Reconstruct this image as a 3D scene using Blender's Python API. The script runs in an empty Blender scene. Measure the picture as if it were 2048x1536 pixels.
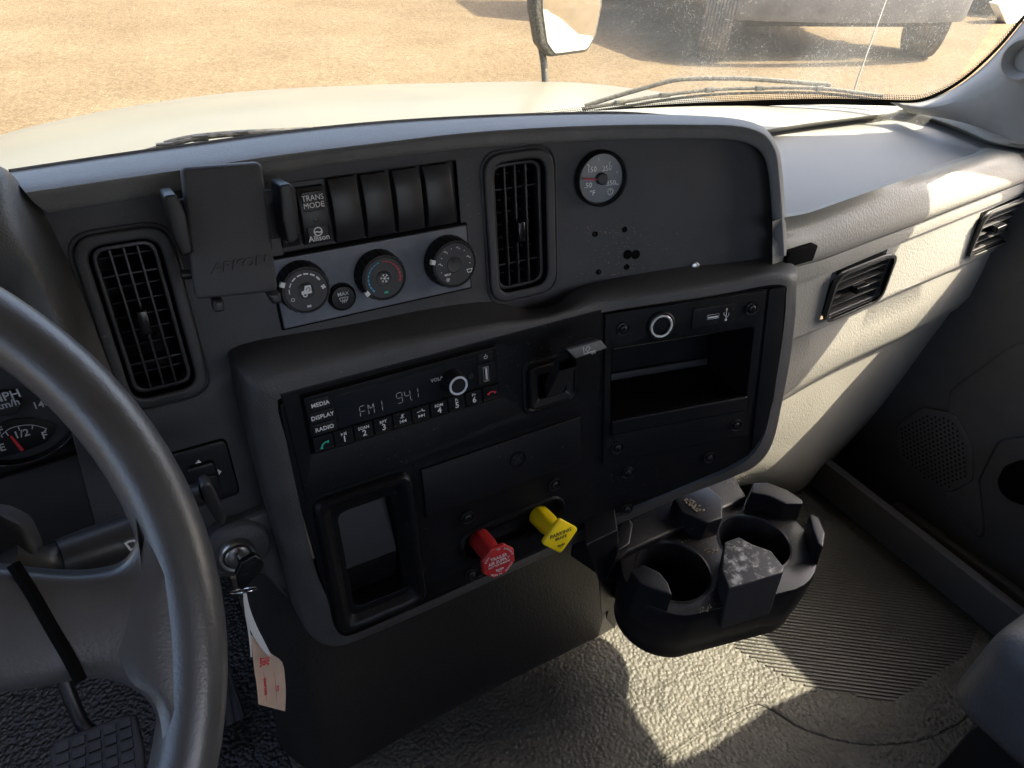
import bpy, bmesh, math, random
from mathutils import Vector, Matrix
random.seed(7)
C = bpy.context.scene.collection
sc = bpy.context.scene
R = math.radians
# ------------------------------------------------------------------ camera
F = 1420.0
XC = Vector((0.86545333, -0.25847105, 0.42916577))
YC = Vector((-0.49738373, -0.54588467, 0.67425467))
ZC = Vector((0.0599997, -0.79699602, -0.600997))
M3 = Matrix((XC, YC, ZC))                      # camera (x right, y down, z ahead) -> world
cam_d = bpy.data.cameras.new('camera'); cam = bpy.data.objects.new('camera', cam_d); C.objects.link(cam)
cam_d.sensor_width = 36; cam_d.lens = F / 2048 * 36; cam_d.clip_start = 0.02; cam_d.clip_end = 3000
rt = Matrix((M3.col[0], -M3.col[1], -M3.col[2])).transposed()
cam.matrix_world = rt.to_4x4()
sc.camera = cam
# ------------------------------------------------------------------ light
SUN = Vector((.6, -.3, .75)).normalized()
w = bpy.data.worlds.new("World"); sc.world = w; w.use_nodes = True
nt = w.node_tree; bg = nt.nodes['Background']
sky = nt.nodes.new('ShaderNodeTexSky'); sky.sky_type = 'NISHITA'; sky.sun_disc = False
sky.sun_elevation = math.asin(SUN.z); sky.sun_rotation = math.atan2(SUN.x, SUN.y); sky.dust_density = 5; sky.ozone_density = 1.0; sky.air_density = .8
nt.links.new(sky.outputs[0], bg.inputs[0]); bg.inputs[1].default_value = 0.15
sl = bpy.data.lights.new('sun', 'SUN'); sl.energy = 3.2; sl.angle = R(.5); sl.color = (1, .90, .70)
so = bpy.data.objects.new('sun', sl); C.objects.link(so)
so.rotation_euler = SUN.to_track_quat('Z', 'Y').to_euler()
sc.view_settings.view_transform = 'Standard'; sc.view_settings.look = 'None'
sc.view_settings.exposure = 2.6; sc.view_settings.gamma = 1
sc.cycles.max_bounces = 8; sc.cycles.diffuse_bounces = 4; sc.cycles.glossy_bounces = 3
sc.cycles.transparent_max_bounces = 8; sc.cycles.use_denoising = True
sc.cycles.caustics_reflective = False; sc.cycles.caustics_refractive = False
sc.cycles.sample_clamp_indirect = 6

# ------------------------------------------------------------------ frames and rays
def ray(px, py):
    return (M3 @ Vector((px - 1024, py - 768, F))).normalized()
def hit(px, py, o, n):
    d = ray(px, py); return d * (Vector(o).dot(n) / d.dot(n))
AX = {'X': Vector((1, 0, 0)), 'Y': Vector((0, 1, 0)), 'Z': Vector((0, 0, 1))}
def at(px, py, a, v): return hit(px, py, AX[a] * v, AX[a])
LEAN = R(12); S0 = .5692337; U0 = .42; TH = R(14.5)
class Surf:
    """dashboard face: u runs along the dashboard, v down its slope, h towards the driver; the right wing turns towards the driver"""
    def __init__(s, u0=U0, w=.02):
        s.u0 = u0; s.w = w
        s.D = Vector((0, -math.sin(LEAN), -math.cos(LEAN))); s.n = Vector((0, -math.cos(LEAN), math.sin(LEAN)))
        s.o = Vector((0, S0, 0)); X = Vector((1, 0, 0))
        s.X1 = X; s.X2 = math.cos(TH) * X + math.sin(TH) * s.n
        s.n2 = s.X2.cross(s.D); s.n2 = s.n2 if s.n2.dot(s.n) > 0 else -s.n2
        s.h = s.o + u0 * X
    def inv(s, px, py, h=0.0):
        p = hit(px, py, s.o + h * s.n, s.n)
        if p.x <= s.u0: return p.x, (p - s.o).dot(s.D)
        hh = s.h + h * s.n2; q = hit(px, py, hh, s.n2); u = (q - hh).dot(s.X2)
        return s.u0 + max(u, 0), (q - hh).dot(s.D)
    def pos(s, u, v, h=0.0):
        a = (u - (s.u0 - s.w)) / (2 * s.w)
        if a <= 0: return s.o + u * s.X1 + v * s.D + h * s.n
        if a >= 1: return s.h + (u - s.u0) * s.X2 + v * s.D + h * s.n2
        k = TH * a
        n = math.cos(k) * s.n - math.sin(k) * s.X1; n = n.normalized()
        # centre line: circular arc between the two straight parts
        Rr = s.w / math.tan(TH / 2); st = s.o + (s.u0 - s.w) * s.X1
        c = st + Rr * s.n
        return c - Rr * n + v * s.D + h * n
    def bends(s): return [s.u0 - s.w * (1 - .25 * i) for i in range(9)]
S = Surf(); SU = Surf(.405, .05)
class PF:
    """flat frame"""
    def __init__(s, o, x, d, n=None):
        s.o = Vector(o); s.x = Vector(x).normalized(); d = Vector(d); d = d - d.dot(s.x) * s.x; s.d = d.normalized()
        s.n = Vector(n).normalized() if n is not None else s.d.cross(s.x).normalized()
    def inv(s, px, py, h=0.0):
        p = hit(px, py, s.o + h * s.n, s.n) - s.o; return p.dot(s.x), p.dot(s.d)
    def pos(s, u, v, h=0.0): return s.o + u * s.x + v * s.d + h * s.n
    def bends(s): return []

# ------------------------------------------------------------------ objects
def wl(o):
    p = Vector((0, 0, 0))
    while o is not None: p += o.location; o = o.parent
    return p
def tag(o, label=None, cat=None, group=None, kind=None):
    if label: o['label'] = label
    if cat: o['category'] = cat
    if group: o['group'] = group
    if kind: o['kind'] = kind
    return o
def thing(name, loc, label, cat, group=None):
    o = bpy.data.objects.new(name, None); C.objects.link(o); o.location = loc; o.empty_display_size = .02
    return tag(o, label, cat, group)
def obj(name, bm, mat, parent=None, smooth=40, label=None):
    me = bpy.data.meshes.new(name)
    if isinstance(bm, bmesh.types.BMesh): bm.to_mesh(me); bm.free()
    else: me = bm; me.name = name
    if parent is not None: me.transform(Matrix.Translation(-wl(parent)))
    me.materials.clear(); me.materials.append(mat)
    if smooth:
        me.shade_smooth(); me.set_sharp_from_angle(angle=R(smooth))
    else: me.shade_flat()
    o = bpy.data.objects.new(name, me); C.objects.link(o)
    if parent is not None: o.parent = parent
    if label: o['label'] = label
    return o
def join(*bms):
    r = bmesh.new()
    for b in bms:
        me = bpy.data.meshes.new('t'); b.to_mesh(me); b.free(); r.from_mesh(me); bpy.data.meshes.remove(me)
    return r
def catmull(P, k):
    out = []; n = len(P)
    for i in range(n - 1):
        p0 = P[max(i - 1, 0)]; p1 = P[i]; p2 = P[i + 1]; p3 = P[min(i + 2, n - 1)]
        for j in range(k):
            t = j / k
            out.append(.5 * ((2 * p1) + (p2 - p0) * t + (2 * p0 - 5 * p1 + 4 * p2 - p3) * t * t + (3 * p1 - p0 - 3 * p2 + p3) * t ** 3))
    out.append(P[-1].copy()); return out
def loft(rings, closed=False, k=1, kr=1, capends=False):
    """rings of world points; k smooths along a ring, kr across the rings"""
    rings = [[Vector(p) for p in r] for r in rings]
    if closed: rings = [r + [r[0]] for r in rings]
    if k > 1:
        if closed:
            rr = []
            for r in rings:
                n = len(r) - 1; q = catmull([r[n - 2], r[n - 1]] + r + [r[1], r[2]], k); rr.append(q[2 * k:-2 * k])
            rings = rr
        else: rings = [catmull(r, k) for r in rings]
    if kr > 1:
        cols = [catmull([r[i] for r in rings], kr) for i in range(len(rings[0]))]
        rings = [[c[j] for c in cols] for j in range(len(cols[0]))]
    bm = bmesh.new(); V = []
    n = len(rings[0]) - (1 if closed else 0)
    for r in rings: V.append([bm.verts.new(p) for p in r[:n]])
    for a in range(len(V) - 1):
        for i in range(n if closed else n - 1):
            j = (i + 1) % n
            try: bm.faces.new((V[a][i], V[a][j], V[a + 1][j], V[a + 1][i]))
            except ValueError: pass
    if capends:
        bm.faces.new(V[0][::-1]); bm.faces.new(V[-1])
    bmesh.ops.recalc_face_normals(bm, faces=bm.faces)
    return bm
def rpoly(pts, r=.004, seg=5):
    """polygon with rounded corners (r a number or a list)"""
    out = []; n = len(pts)
    for i in range(n):
        rr = r[i] if isinstance(r, (list, tuple)) else r
        p = Vector(pts[i][:2]); a = Vector(pts[i - 1][:2]) - p; b = Vector(pts[(i + 1) % n][:2]) - p
        if rr <= 0 or a.length < 1e-6 or b.length < 1e-6: out.append(tuple(p)); continue
        m = min(a.length, b.length) * .49
        ang = a.angle(b, math.pi)
        if ang > R(177): out.append(tuple(p)); continue
        d = min(rr / math.tan(ang / 2), m); A = p + a.normalized() * d; B = p + b.normalized() * d
        for j in range(seg + 1):
            t = j / seg; out.append(tuple((1 - t) ** 2 * A + 2 * t * (1 - t) * p + t * t * B))
    return out
def rect(a, r=.003, seg=5): # (u0,v0,u1,v1)
    return rpoly([(a[0], a[1]), (a[2], a[1]), (a[2], a[3]), (a[0], a[3])], r, seg)
def circ(u, v, r, n=32): return [(u + r * math.cos(2 * math.pi * i / n), v + r * math.sin(2 * math.pi * i / n)) for i in range(n)]
def tomesh(cu):
    o = bpy.data.objects.new('tmp', cu); C.objects.link(o)
    dg = bpy.context.evaluated_depsgraph_get(); me = bpy.data.meshes.new_from_object(o.evaluated_get(dg))
    bpy.data.objects.remove(o); bpy.data.curves.remove(cu); return me
def bend(me, fr, dz=0.0):
    bm = bmesh.new(); bm.from_mesh(me); bpy.data.meshes.remove(me)
    bs = fr.bends()
    if bs and len(bm.verts):
        xs = [v.co.x for v in bm.verts]; lo, hi = min(xs), max(xs)
        for b in bs:
            if lo < b < hi: bmesh.ops.bisect_plane(bm, geom=bm.verts[:] + bm.edges[:] + bm.faces[:], dist=1e-6, plane_co=(b, 0, 0), plane_no=(1, 0, 0))
    for v in bm.verts: v.co = fr.pos(v.co.x, -v.co.y, v.co.z + dz)
    bmesh.ops.remove_doubles(bm, verts=bm.verts, dist=1e-7)
    bmesh.ops.recalc_face_normals(bm, faces=bm.faces)
    return bm
def plate(fr, outer, h1, th, holes=(), bev=.0006):
    """bevelled plate whose top face lies at h1, th thick, with holes"""
    cu = bpy.data.curves.new('t', 'CURVE'); cu.dimensions = '2D'; cu.fill_mode = 'BOTH'
    for pl in [outer] + list(holes):
        sp = cu.splines.new('POLY'); sp.points.add(len(pl) - 1); sp.use_cyclic_u = True
        for p, q in zip(sp.points, pl): p.co = (q[0], -q[1], 0, 1)
    b = min(bev, th * .45)
    cu.extrude = max(th / 2 - b, 0); cu.bevel_depth = b; cu.bevel_resolution = 2; cu.offset = -b
    return bend(tomesh(cu), fr, h1 - th / 2)
def text_bm(fr, s, u, v, h, size, rot=0.0, ax='CENTER', th=.0002, xs=1.0, shear=0.0, bold=0.014):
    cu = bpy.data.curves.new('t', 'FONT'); cu.body = s; cu.size = size; cu.align_x = ax; cu.align_y = 'CENTER'
    cu.extrude = th; cu.resolution_u = 2; cu.shear = shear; cu.offset = bold * size
    me = tomesh(cu); c, n = math.cos(rot), math.sin(rot)
    for q in me.vertices:
        x, y = q.co.x * xs, q.co.y; q.co.x = u + x * c - y * n; q.co.y = -v + x * n + y * c
    return bend(me, fr, h)
def text(parent, fr, s, u, v, h, size, mat, name='lettering', **k):
    return obj(name, text_bm(fr, s, u, v, h, size, **k), mat, parent, smooth=0)
def lathe(fr, u, v, prof, seg=40, knurl=0, kd=0.0, kr=(0, 99)):
    rings = []
    for i, (r, h) in enumerate(prof):
        ring = []
        for j in range(seg):
            a = 2 * math.pi * j / seg; q = r
            if knurl and kr[0] <= i <= kr[1] and (j * knurl // seg * 2) % 2 == 0 and ((j * knurl * 2 // seg) % 2): q = r - kd
            ring.append(fr.pos(u + q * math.cos(a), v + q * math.sin(a), h))
        rings.append(ring)
    bm = loft(rings, closed=True)
    bmesh.ops.remove_doubles(bm, verts=bm.verts, dist=1e-7)
    bmesh.ops.recalc_face_normals(bm, faces=bm.faces); return bm
def ribbon(fr, pts, wd, h, th=.0004):
    """flat line of constant width in a frame, pts in (u,v)"""
    bm = bmesh.new(); P = [Vector(p) for p in pts]; L = []; Rr = []
    for i, p in enumerate(P):
        t = (P[min(i + 1, len(P) - 1)] - P[max(i - 1, 0)]); t.normalize(); n = Vector((-t.y, t.x)) * wd / 2
        L.append(p + n); Rr.append(p - n)
    for i in range(len(P) - 1):
        q = [L[i], L[i + 1], Rr[i + 1], Rr[i]]
        bm.faces.new([bm.verts.new(fr.pos(a.x, a.y, h)) for a in q])
    bmesh.ops.remove_doubles(bm, verts=bm.verts, dist=1e-7); bmesh.ops.recalc_face_normals(bm, faces=bm.faces)
    return bm
def poly_bm(fr, pts, h):
    bm = bmesh.new(); bm.faces.new([bm.verts.new(fr.pos(p[0], p[1], h)) for p in pts]); return bm
def tube(pts, r, seg=10, k=1, r2=None, closed=False):
    P = [Vector(p) for p in pts]
    if k > 1: P = catmull(P, k)
    rings = []; up = None; n = len(P)
    for i, p in enumerate(P):
        t = (P[min(i + 1, n - 1)] - P[max(i - 1, 0)]).normalized()
        if up is None: up = t.orthogonal().normalized()
        up = (up - up.dot(t) * t).normalized(); b = t.cross(up)
        rr = r if r2 is None else r + (r2 - r) * i / (n - 1)
        rings.append([p + rr * (math.cos(2 * math.pi * j / seg) * up + math.sin(2 * math.pi * j / seg) * b) for j in range(seg)])
    bm = loft(rings, closed=True)
    bm.verts.ensure_lookup_table()
    bm.faces.new(bm.verts[:seg][::-1]); bm.faces.new(bm.verts[-seg:])
    bmesh.ops.recalc_face_normals(bm, faces=bm.faces); return bm
def prism(bot, top, bev=.003, seg=3):
    """solid between two polygons of world points"""
    bm = loft([bot, top], closed=True, capends=True)
    if bev: bmesh.ops.bevel(bm, geom=bm.edges[:], offset=bev, segments=seg, profile=.6, affect='EDGES', clamp_overlap=True)
    return bm
def box(o, sx, sy, sz, bev=.003, seg=2, x=Vector((1, 0, 0)), y=Vector((0, 1, 0)), z=Vector((0, 0, 1))):
    bm = bmesh.new(); bmesh.ops.create_cube(bm, size=1)
    if bev:
        for v in bm.verts: v.co = Vector((v.co.x * sx, v.co.y * sy, v.co.z * sz))
        bmesh.ops.bevel(bm, geom=bm.edges[:], offset=bev, segments=seg, profile=.7, affect='EDGES', clamp_overlap=True)
    else:
        for v in bm.verts: v.co = Vector((v.co.x * sx, v.co.y * sy, v.co.z * sz))
    for v in bm.verts: v.co = Vector(o) + v.co.x * x + v.co.y * y + v.co.z * z
    return bm
def fbox(fr, u0, v0, u1, v1, h0, h1, bev=.001): return plate(fr, [(u0, v0), (u1, v0), (u1, v1), (u0, v1)], h1, h1 - h0, bev=bev)
def well(fr, top, bot, h0, h1, mid=None):
    """recess: walls from the rim polygon at h0 down to the floor polygon at h1"""
    rings = [[fr.pos(p[0], p[1], h0) for p in top], [fr.pos(p[0], p[1], h1) for p in bot]]
    bm = loft(rings, closed=True); bm.verts.ensure_lookup_table()
    n = len(top); bm.faces.new(bm.verts[n:2 * n])
    return bm

# ------------------------------------------------------------------ materials
def mat(name, col, rough=.5, bump=0, scale=600, kind='noise', var=0.0, vscale=30, metal=0, coat=0, spec=.5, dust=0, dustcol=(.35, .30, .22), bdist=.001, vcol=None):
    m = bpy.data.materials.new(name); m.use_nodes = True; n = m.node_tree.nodes; l = m.node_tree.links
    b = n['Principled BSDF']; b.inputs['Base Color'].default_value = (*col, 1); b.inputs['Roughness'].default_value = rough
    b.inputs['Metallic'].default_value = metal; b.inputs['Specular IOR Level'].default_value = spec
    if coat: b.inputs['Coat Weight'].default_value = coat; b.inputs['Coat Roughness'].default_value = .15
    tc = n.new('ShaderNodeTexCoord'); geo = n.new('ShaderNodeNewGeometry')
    src = geo.outputs['Position']; cur = None
    if var or dust or vcol:
        t = n.new('ShaderNodeTexNoise'); t.inputs['Scale'].default_value = vscale; t.inputs['Detail'].default_value = 6; t.inputs['Roughness'].default_value = .65
        l.new(src, t.inputs['Vector'])
        mx = n.new('ShaderNodeMix'); mx.data_type = 'RGBA'; mr = n.new('ShaderNodeMapRange')
        mr.inputs[1].default_value = .35; mr.inputs[2].default_value = .65; l.new(t.outputs[0], mr.inputs[0])
        k = var
        mx.inputs['A'].default_value = (*[c * (1 - k) for c in col], 1)
        mx.inputs['B'].default_value = (*(vcol if vcol else [min(c * (1 + k), 1) for c in col]), 1)
        l.new(mr.outputs[0], mx.inputs['Factor']); cur = mx.outputs['Result']
        rr = n.new('ShaderNodeMapRange'); rr.inputs[3].default_value = max(rough - .08, 0); rr.inputs[4].default_value = min(rough + .1, 1)
        l.new(t.outputs[0], rr.inputs[0]); l.new(rr.outputs[0], b.inputs['Roughness'])
        if dust:
            t2 = n.new('ShaderNodeTexNoise'); t2.inputs['Scale'].default_value = 420; t2.inputs['Detail'].default_value = 2; l.new(src, t2.inputs['Vector'])
            t3 = n.new('ShaderNodeTexNoise'); t3.inputs['Scale'].default_value = 9; t3.inputs['Detail'].default_value = 3; l.new(src, t3.inputs['Vector'])
            a = n.new('ShaderNodeMapRange'); a.inputs[1].default_value = .665; a.inputs[2].default_value = .75; l.new(t2.outputs[0], a.inputs[0])
            c = n.new('ShaderNodeMapRange'); c.inputs[1].default_value = .5; c.inputs[2].default_value = .7; c.inputs[3].default_value = .15; l.new(t3.outputs[0], c.inputs[0])
            mu = n.new('ShaderNodeMath'); mu.operation = 'MULTIPLY'; l.new(a.outputs[0], mu.inputs[0]); l.new(c.outputs[0], mu.inputs[1])
            mu2 = n.new('ShaderNodeMath'); mu2.operation = 'MULTIPLY'; mu2.inputs[1].default_value = dust; l.new(mu.outputs[0], mu2.inputs[0])
            m2 = n.new('ShaderNodeMix'); m2.data_type = 'RGBA'; m2.inputs['B'].default_value = (*dustcol, 1)
            l.new(mu2.outputs[0], m2.inputs['Factor']); l.new(cur, m2.inputs['A']); cur = m2.outputs['Result']
        l.new(cur, b.inputs['Base Color'])
    if bump:
        if kind == 'voronoi':
            t = n.new('ShaderNodeTexVoronoi'); t.feature = 'SMOOTH_F1'; t.inputs['Scale'].default_value = scale; t.inputs['Smoothness'].default_value = .5
            wn = n.new('ShaderNodeTexNoise'); wn.inputs['Scale'].default_value = scale * .6; l.new(src, wn.inputs['Vector'])
            ad = n.new('ShaderNodeMix'); ad.data_type = 'VECTOR'; ad.inputs['Factor'].default_value = .8 / scale
            va = n.new('ShaderNodeVectorMath'); va.operation = 'MULTIPLY_ADD'; va.inputs[1].default_value = (.7 / scale,) * 3
            l.new(wn.outputs['Color'], va.inputs[0]); l.new(src, va.inputs[2]); l.new(va.outputs[0], t.inputs['Vector'])
            out = t.outputs['Distance']; inv = True
        else:
            t = n.new('ShaderNodeTexNoise'); t.inputs['Scale'].default_value = scale; t.inputs['Detail'].default_value = 3; l.new(src, t.inputs['Vector'])
            out = t.outputs[0]; inv = False
        bp = n.new('ShaderNodeBump'); bp.inputs['Strength'].default_value = bump; bp.inputs['Distance'].default_value = bdist; bp.invert = inv
        l.new(out, bp.inputs['Height']); l.new(bp.outputs[0], b.inputs['Normal'])
    return m
m_pad = mat('pad_plastic', (.28, .27, .235), .5, .4, 330, 'voronoi', var=.03, vscale=14, dust=.25)
m_shelf = mat('shelf_plastic', (.24, .238, .226), .55, .3, 900, var=.04, vscale=20, dust=.3)
m_brow = mat('brow_plastic', (.23, .228, .22), .55, .35, 700, 'voronoi', var=.1, vscale=25, dust=.3)
m_house = mat('housing_plastic', (.055, .054, .054), .5, .35, 700, 'voronoi', var=.15, vscale=18, dust=.5)
m_panel = mat('panel_plastic', (.040, .040, .042), .5, .2, 900, var=.18, vscale=12, dust=.45)
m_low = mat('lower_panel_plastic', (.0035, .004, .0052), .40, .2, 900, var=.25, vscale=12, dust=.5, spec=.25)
m_blk = mat('black_plastic', (.006, .006, .007), .4, .1, 900, var=.2, vscale=30, spec=.4)
m_gloss = mat('gloss_black', (.008, .008, .009), .22, 0, var=.1)
m_deep = mat('deep_black', (.002, .002, .002), .8, spec=.08)
m_ventp = mat('passenger_vent_plastic', (.045, .044, .042), .45, .1, 900, var=.1)
m_slat = mat('slat_plastic', (.022, .022, .023), .4, .1, 900, var=.1)
m_silver = mat('climate_plate', (.14, .148, .17), .5, .15, 1500, var=.12, vscale=40, metal=.35)
m_white = mat('white_print', (.8, .8, .78), .5)
m_wprint = mat('dial_print', (.55, .56, .56), .5)
m_blue = mat('blue_print', (.05, .38, .62), .5)
m_red = mat('red_print', (.65, .03, .04), .5)
m_green = mat('green_print', (.02, .5, .32), .5)
m_chrome = mat('chrome', (.75, .75, .74), .18, metal=1)
m_ring = mat('bright_ring', (.72, .71, .68), .35, metal=.25)
m_steel = mat('steel', (.55, .54, .52), .3, metal=1, var=.1)
m_knobred = mat('red_knob', (.42, .022, .022), .38, .1, 700, var=.08)
m_knobyel = mat('yellow_knob', (.95, .68, .01), .38, .1, 700, var=.05)
m_gface = mat('gauge_face', (.15, .165, .19), .4, coat=.4)
m_leather = mat('wheel_leather', (.06, .058, .06), .38, .2, 700, 'voronoi', var=.08, vscale=30, bdist=.0004, spec=1.0)
m_holder = mat('holder_plastic', (.05, .05, .053), .55, .35, 1100, var=.1, dust=.25)
m_rub = mat('pedal_rubber', (.02, .02, .021), .6, .2, 500, var=.3, vscale=20)
m_wall = mat('cover_plastic', (.02, .0185, .0165), .5, .4, 260, 'voronoi', var=.1)
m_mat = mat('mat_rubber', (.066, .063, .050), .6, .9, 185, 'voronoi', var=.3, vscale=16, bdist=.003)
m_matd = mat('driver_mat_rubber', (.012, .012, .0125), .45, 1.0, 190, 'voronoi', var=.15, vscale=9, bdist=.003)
m_door = mat('door_plastic', (.06, .06, .061), .6, .3, 500, 'voronoi', var=.1)
m_pillar = mat('pillar_plastic', (.30, .295, .285), .7, .2, 700, var=.06)
m_roof = mat('headliner', (.3, .29, .28), .9, .2, 400)
m_seat = mat('seat_vinyl', (.08, .08, .084), .45, .5, 330, 'voronoi', var=.1)
m_paint = mat('cream_paint', (.135, .122, .082), .45, var=.06, vscale=5, coat=.15)
m_tag = mat('tag_paper', (.72, .52, .37), .8, var=.06, vscale=40)
m_tagw = mat('white_paper', (.75, .74, .68), .8, var=.05)
m_tyre = mat('tyre_rubber', (.035, .033, .03), .8, .4, 30, var=.3, vscale=8, vcol=(.12, .1, .07))
m_truck = mat('truck_paint', (.05, .07, .12), .35, var=.1)
m_bump = mat('bumper_steel', (.15, .155, .17), .35, metal=.6, var=.2, vscale=3)
m_under = mat('underbody', (.04, .037, .032), .8, var=.4, vscale=5)
m_ink = mat('black_print', (.02, .02, .02), .6)
m_lcd = mat('lcd_glass', (.008, .01, .014), .35, var=.1, spec=.25)
m_wip = mat('wiper_black', (.03, .03, .028), .55, var=.4, vscale=140, vcol=(.13, .115, .085))
m_dirt = mat('dirt_grains', (.30, .25, .17), .9, var=.2)
def stain_mat():
    m = mat('cup_plastic', (.006, .006, .008), .36, .2, 800, var=.15, vscale=20, dust=.8)
    return m
m_cup = stain_mat()
# ground
def ground_mat():
    m = bpy.data.materials.new('dirt_yard'); m.use_nodes = True; n = m.node_tree.nodes; l = m.node_tree.links
    b = n['Principled BSDF']; b.inputs['Roughness'].default_value = .95; b.inputs['Specular IOR Level'].default_value = .1
    g = n.new('ShaderNodeNewGeometry')
    a = n.new('ShaderNodeTexNoise'); a.inputs['Scale'].default_value = .9; a.inputs['Detail'].default_value = 10; a.inputs['Roughness'].default_value = .7
    l.new(g.outputs['Position'], a.inputs['Vector'])
    r = n.new('ShaderNodeValToRGB'); e = r.color_ramp.elements
    e[0].position = .3; e[0].color = (.145, .104, .060, 1); e[1].position = .72; e[1].color = (.20, .152, .096, 1)
    x = e.new(.5); x.color = (.17, .125, .075, 1)
    l.new(a.outputs[0], r.inputs[0])
    f = n.new('ShaderNodeTexNoise'); f.inputs['Scale'].default_value = 16; f.inputs['Detail'].default_value = 8; f.inputs['Roughness'].default_value = .75; l.new(g.outputs['Position'], f.inputs['Vector'])
    mp = n.new('ShaderNodeMapRange'); mp.inputs[1].default_value = .3; mp.inputs[2].default_value = .7; mp.inputs[3].default_value = .72; mp.inputs[4].default_value = 1.28; l.new(f.outputs[0], mp.inputs[0])
    f3 = n.new('ShaderNodeTexVoronoi'); f3.inputs['Scale'].default_value = 34; l.new(g.outputs['Position'], f3.inputs['Vector'])
    m3 = n.new('ShaderNodeMapRange'); m3.inputs[1].default_value = .02; m3.inputs[2].default_value = .45; m3.inputs[3].default_value = 1.35; m3.inputs[4].default_value = .82; l.new(f3.outputs['Distance'], m3.inputs[0])
    sep = n.new('ShaderNodeVectorMath'); sep.operation = 'MULTIPLY'; sep.inputs[1].default_value = (1, 2, 1); l.new(g.outputs['Position'], sep.inputs[0])
    f4 = n.new('ShaderNodeTexNoise'); f4.inputs['Scale'].default_value = .8; f4.inputs['Detail'].default_value = 7; f4.inputs['Roughness'].default_value = .7; l.new(sep.outputs[0], f4.inputs['Vector'])
    m4 = n.new('ShaderNodeMapRange'); m4.inputs[1].default_value = .3; m4.inputs[2].default_value = .7; m4.inputs[3].default_value = .93; m4.inputs[4].default_value = 1.07; l.new(f4.outputs[0], m4.inputs[0])
    mm = n.new('ShaderNodeMath'); mm.operation = 'MULTIPLY'; l.new(mp.outputs[0], mm.inputs[0]); l.new(m3.outputs[0], mm.inputs[1])
    mm2 = n.new('ShaderNodeMath'); mm2.operation = 'MULTIPLY'; l.new(mm.outputs[0], mm2.inputs[0]); l.new(m4.outputs[0], mm2.inputs[1])
    mx = n.new('ShaderNodeVectorMath'); mx.operation = 'SCALE'; l.new(r.outputs[0], mx.inputs[0]); l.new(mm2.outputs[0], mx.inputs['Scale'])
    l.new(mx.outputs[0], b.inputs['Base Color'])
    bp = n.new('ShaderNodeBump'); bp.inputs['Strength'].default_value = .8; bp.inputs['Distance'].default_value = .03
    l.new(f.outputs[0], bp.inputs['Height']); l.new(bp.outputs[0], b.inputs['Normal'])
    return m
m_ground = ground_mat()
def glass_mat():
    m = bpy.data.materials.new('dusty_glass'); m.use_nodes = True; n = m.node_tree.nodes; l = m.node_tree.links
    n.remove(n['Principled BSDF']); out = n['Material Output']
    tr = n.new('ShaderNodeBsdfTransparent'); tr.inputs[0].default_value = (.80, .82, .80, 1)
    di = n.new('ShaderNodeBsdfTranslucent'); di.inputs[0].default_value = (.62, .60, .52, 1)
    df = n.new('ShaderNodeBsdfDiffuse'); df.inputs[0].default_value = (.62, .60, .52, 1)
    md = n.new('ShaderNodeMixShader'); md.inputs[0].default_value = .5; l.new(di.outputs[0], md.inputs[1]); l.new(df.outputs[0], md.inputs[2])
    g = n.new('ShaderNodeNewGeometry')
    v = n.new('ShaderNodeTexNoise'); v.inputs['Scale'].default_value = 360; v.inputs['Detail'].default_value = 4; v.inputs['Distortion'].default_value = 1.5; l.new(g.outputs['Position'], v.inputs['Vector'])
    s = n.new('ShaderNodeMapRange'); s.inputs[1].default_value = .56; s.inputs[2].default_value = .70; s.inputs[4].default_value = .5; l.new(v.outputs[0], s.inputs[0])
    big = n.new('ShaderNodeSeparateXYZ'); l.new(g.outputs['Position'], big.inputs[0])
    mk = n.new('ShaderNodeMapRange'); mk.inputs[1].default_value = .55; mk.inputs[2].default_value = .80; mk.inputs[3].default_value = .05; l.new(big.outputs[0], mk.inputs[0])
    pn = n.new('ShaderNodeTexNoise'); pn.inputs['Scale'].default_value = 7; pn.inputs['Detail'].default_value = 4; l.new(g.outputs['Position'], pn.inputs['Vector'])
    pm = n.new('ShaderNodeMapRange'); pm.inputs[1].default_value = .35; pm.inputs[2].default_value = .6; pm.inputs[3].default_value = .35; l.new(pn.outputs[0], pm.inputs[0])
    mu = n.new('ShaderNodeMath'); mu.operation = 'MULTIPLY'; l.new(s.outputs[0], mu.inputs[0]); l.new(mk.outputs[0], mu.inputs[1])
    mu2 = n.new('ShaderNodeMath'); mu2.operation = 'MULTIPLY'; l.new(mu.outputs[0], mu2.inputs[0]); l.new(pm.outputs[0], mu2.inputs[1])
    veil = n.new('ShaderNodeMath'); veil.operation = 'MULTIPLY_ADD'; veil.inputs[1].default_value = .24; veil.inputs[2].default_value = .02
    mv = n.new('ShaderNodeMath'); mv.operation = 'MULTIPLY'; l.new(mk.outputs[0], mv.inputs[0]); l.new(pm.outputs[0], mv.inputs[1]); l.new(mv.outputs[0], veil.inputs[0])
    ad = n.new('ShaderNodeMath'); ad.operation = 'ADD'; ad.use_clamp = True; l.new(mu2.outputs[0], ad.inputs[0]); l.new(veil.outputs[0], ad.inputs[1])
    mx = n.new('ShaderNodeMixShader'); l.new(ad.outputs[0], mx.inputs[0]); l.new(tr.outputs[0], mx.inputs[1]); l.new(md.outputs[0], mx.inputs[2])
    l.new(mx.outputs[0], out.inputs[0]); return m
m_glass = glass_mat()

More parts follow.
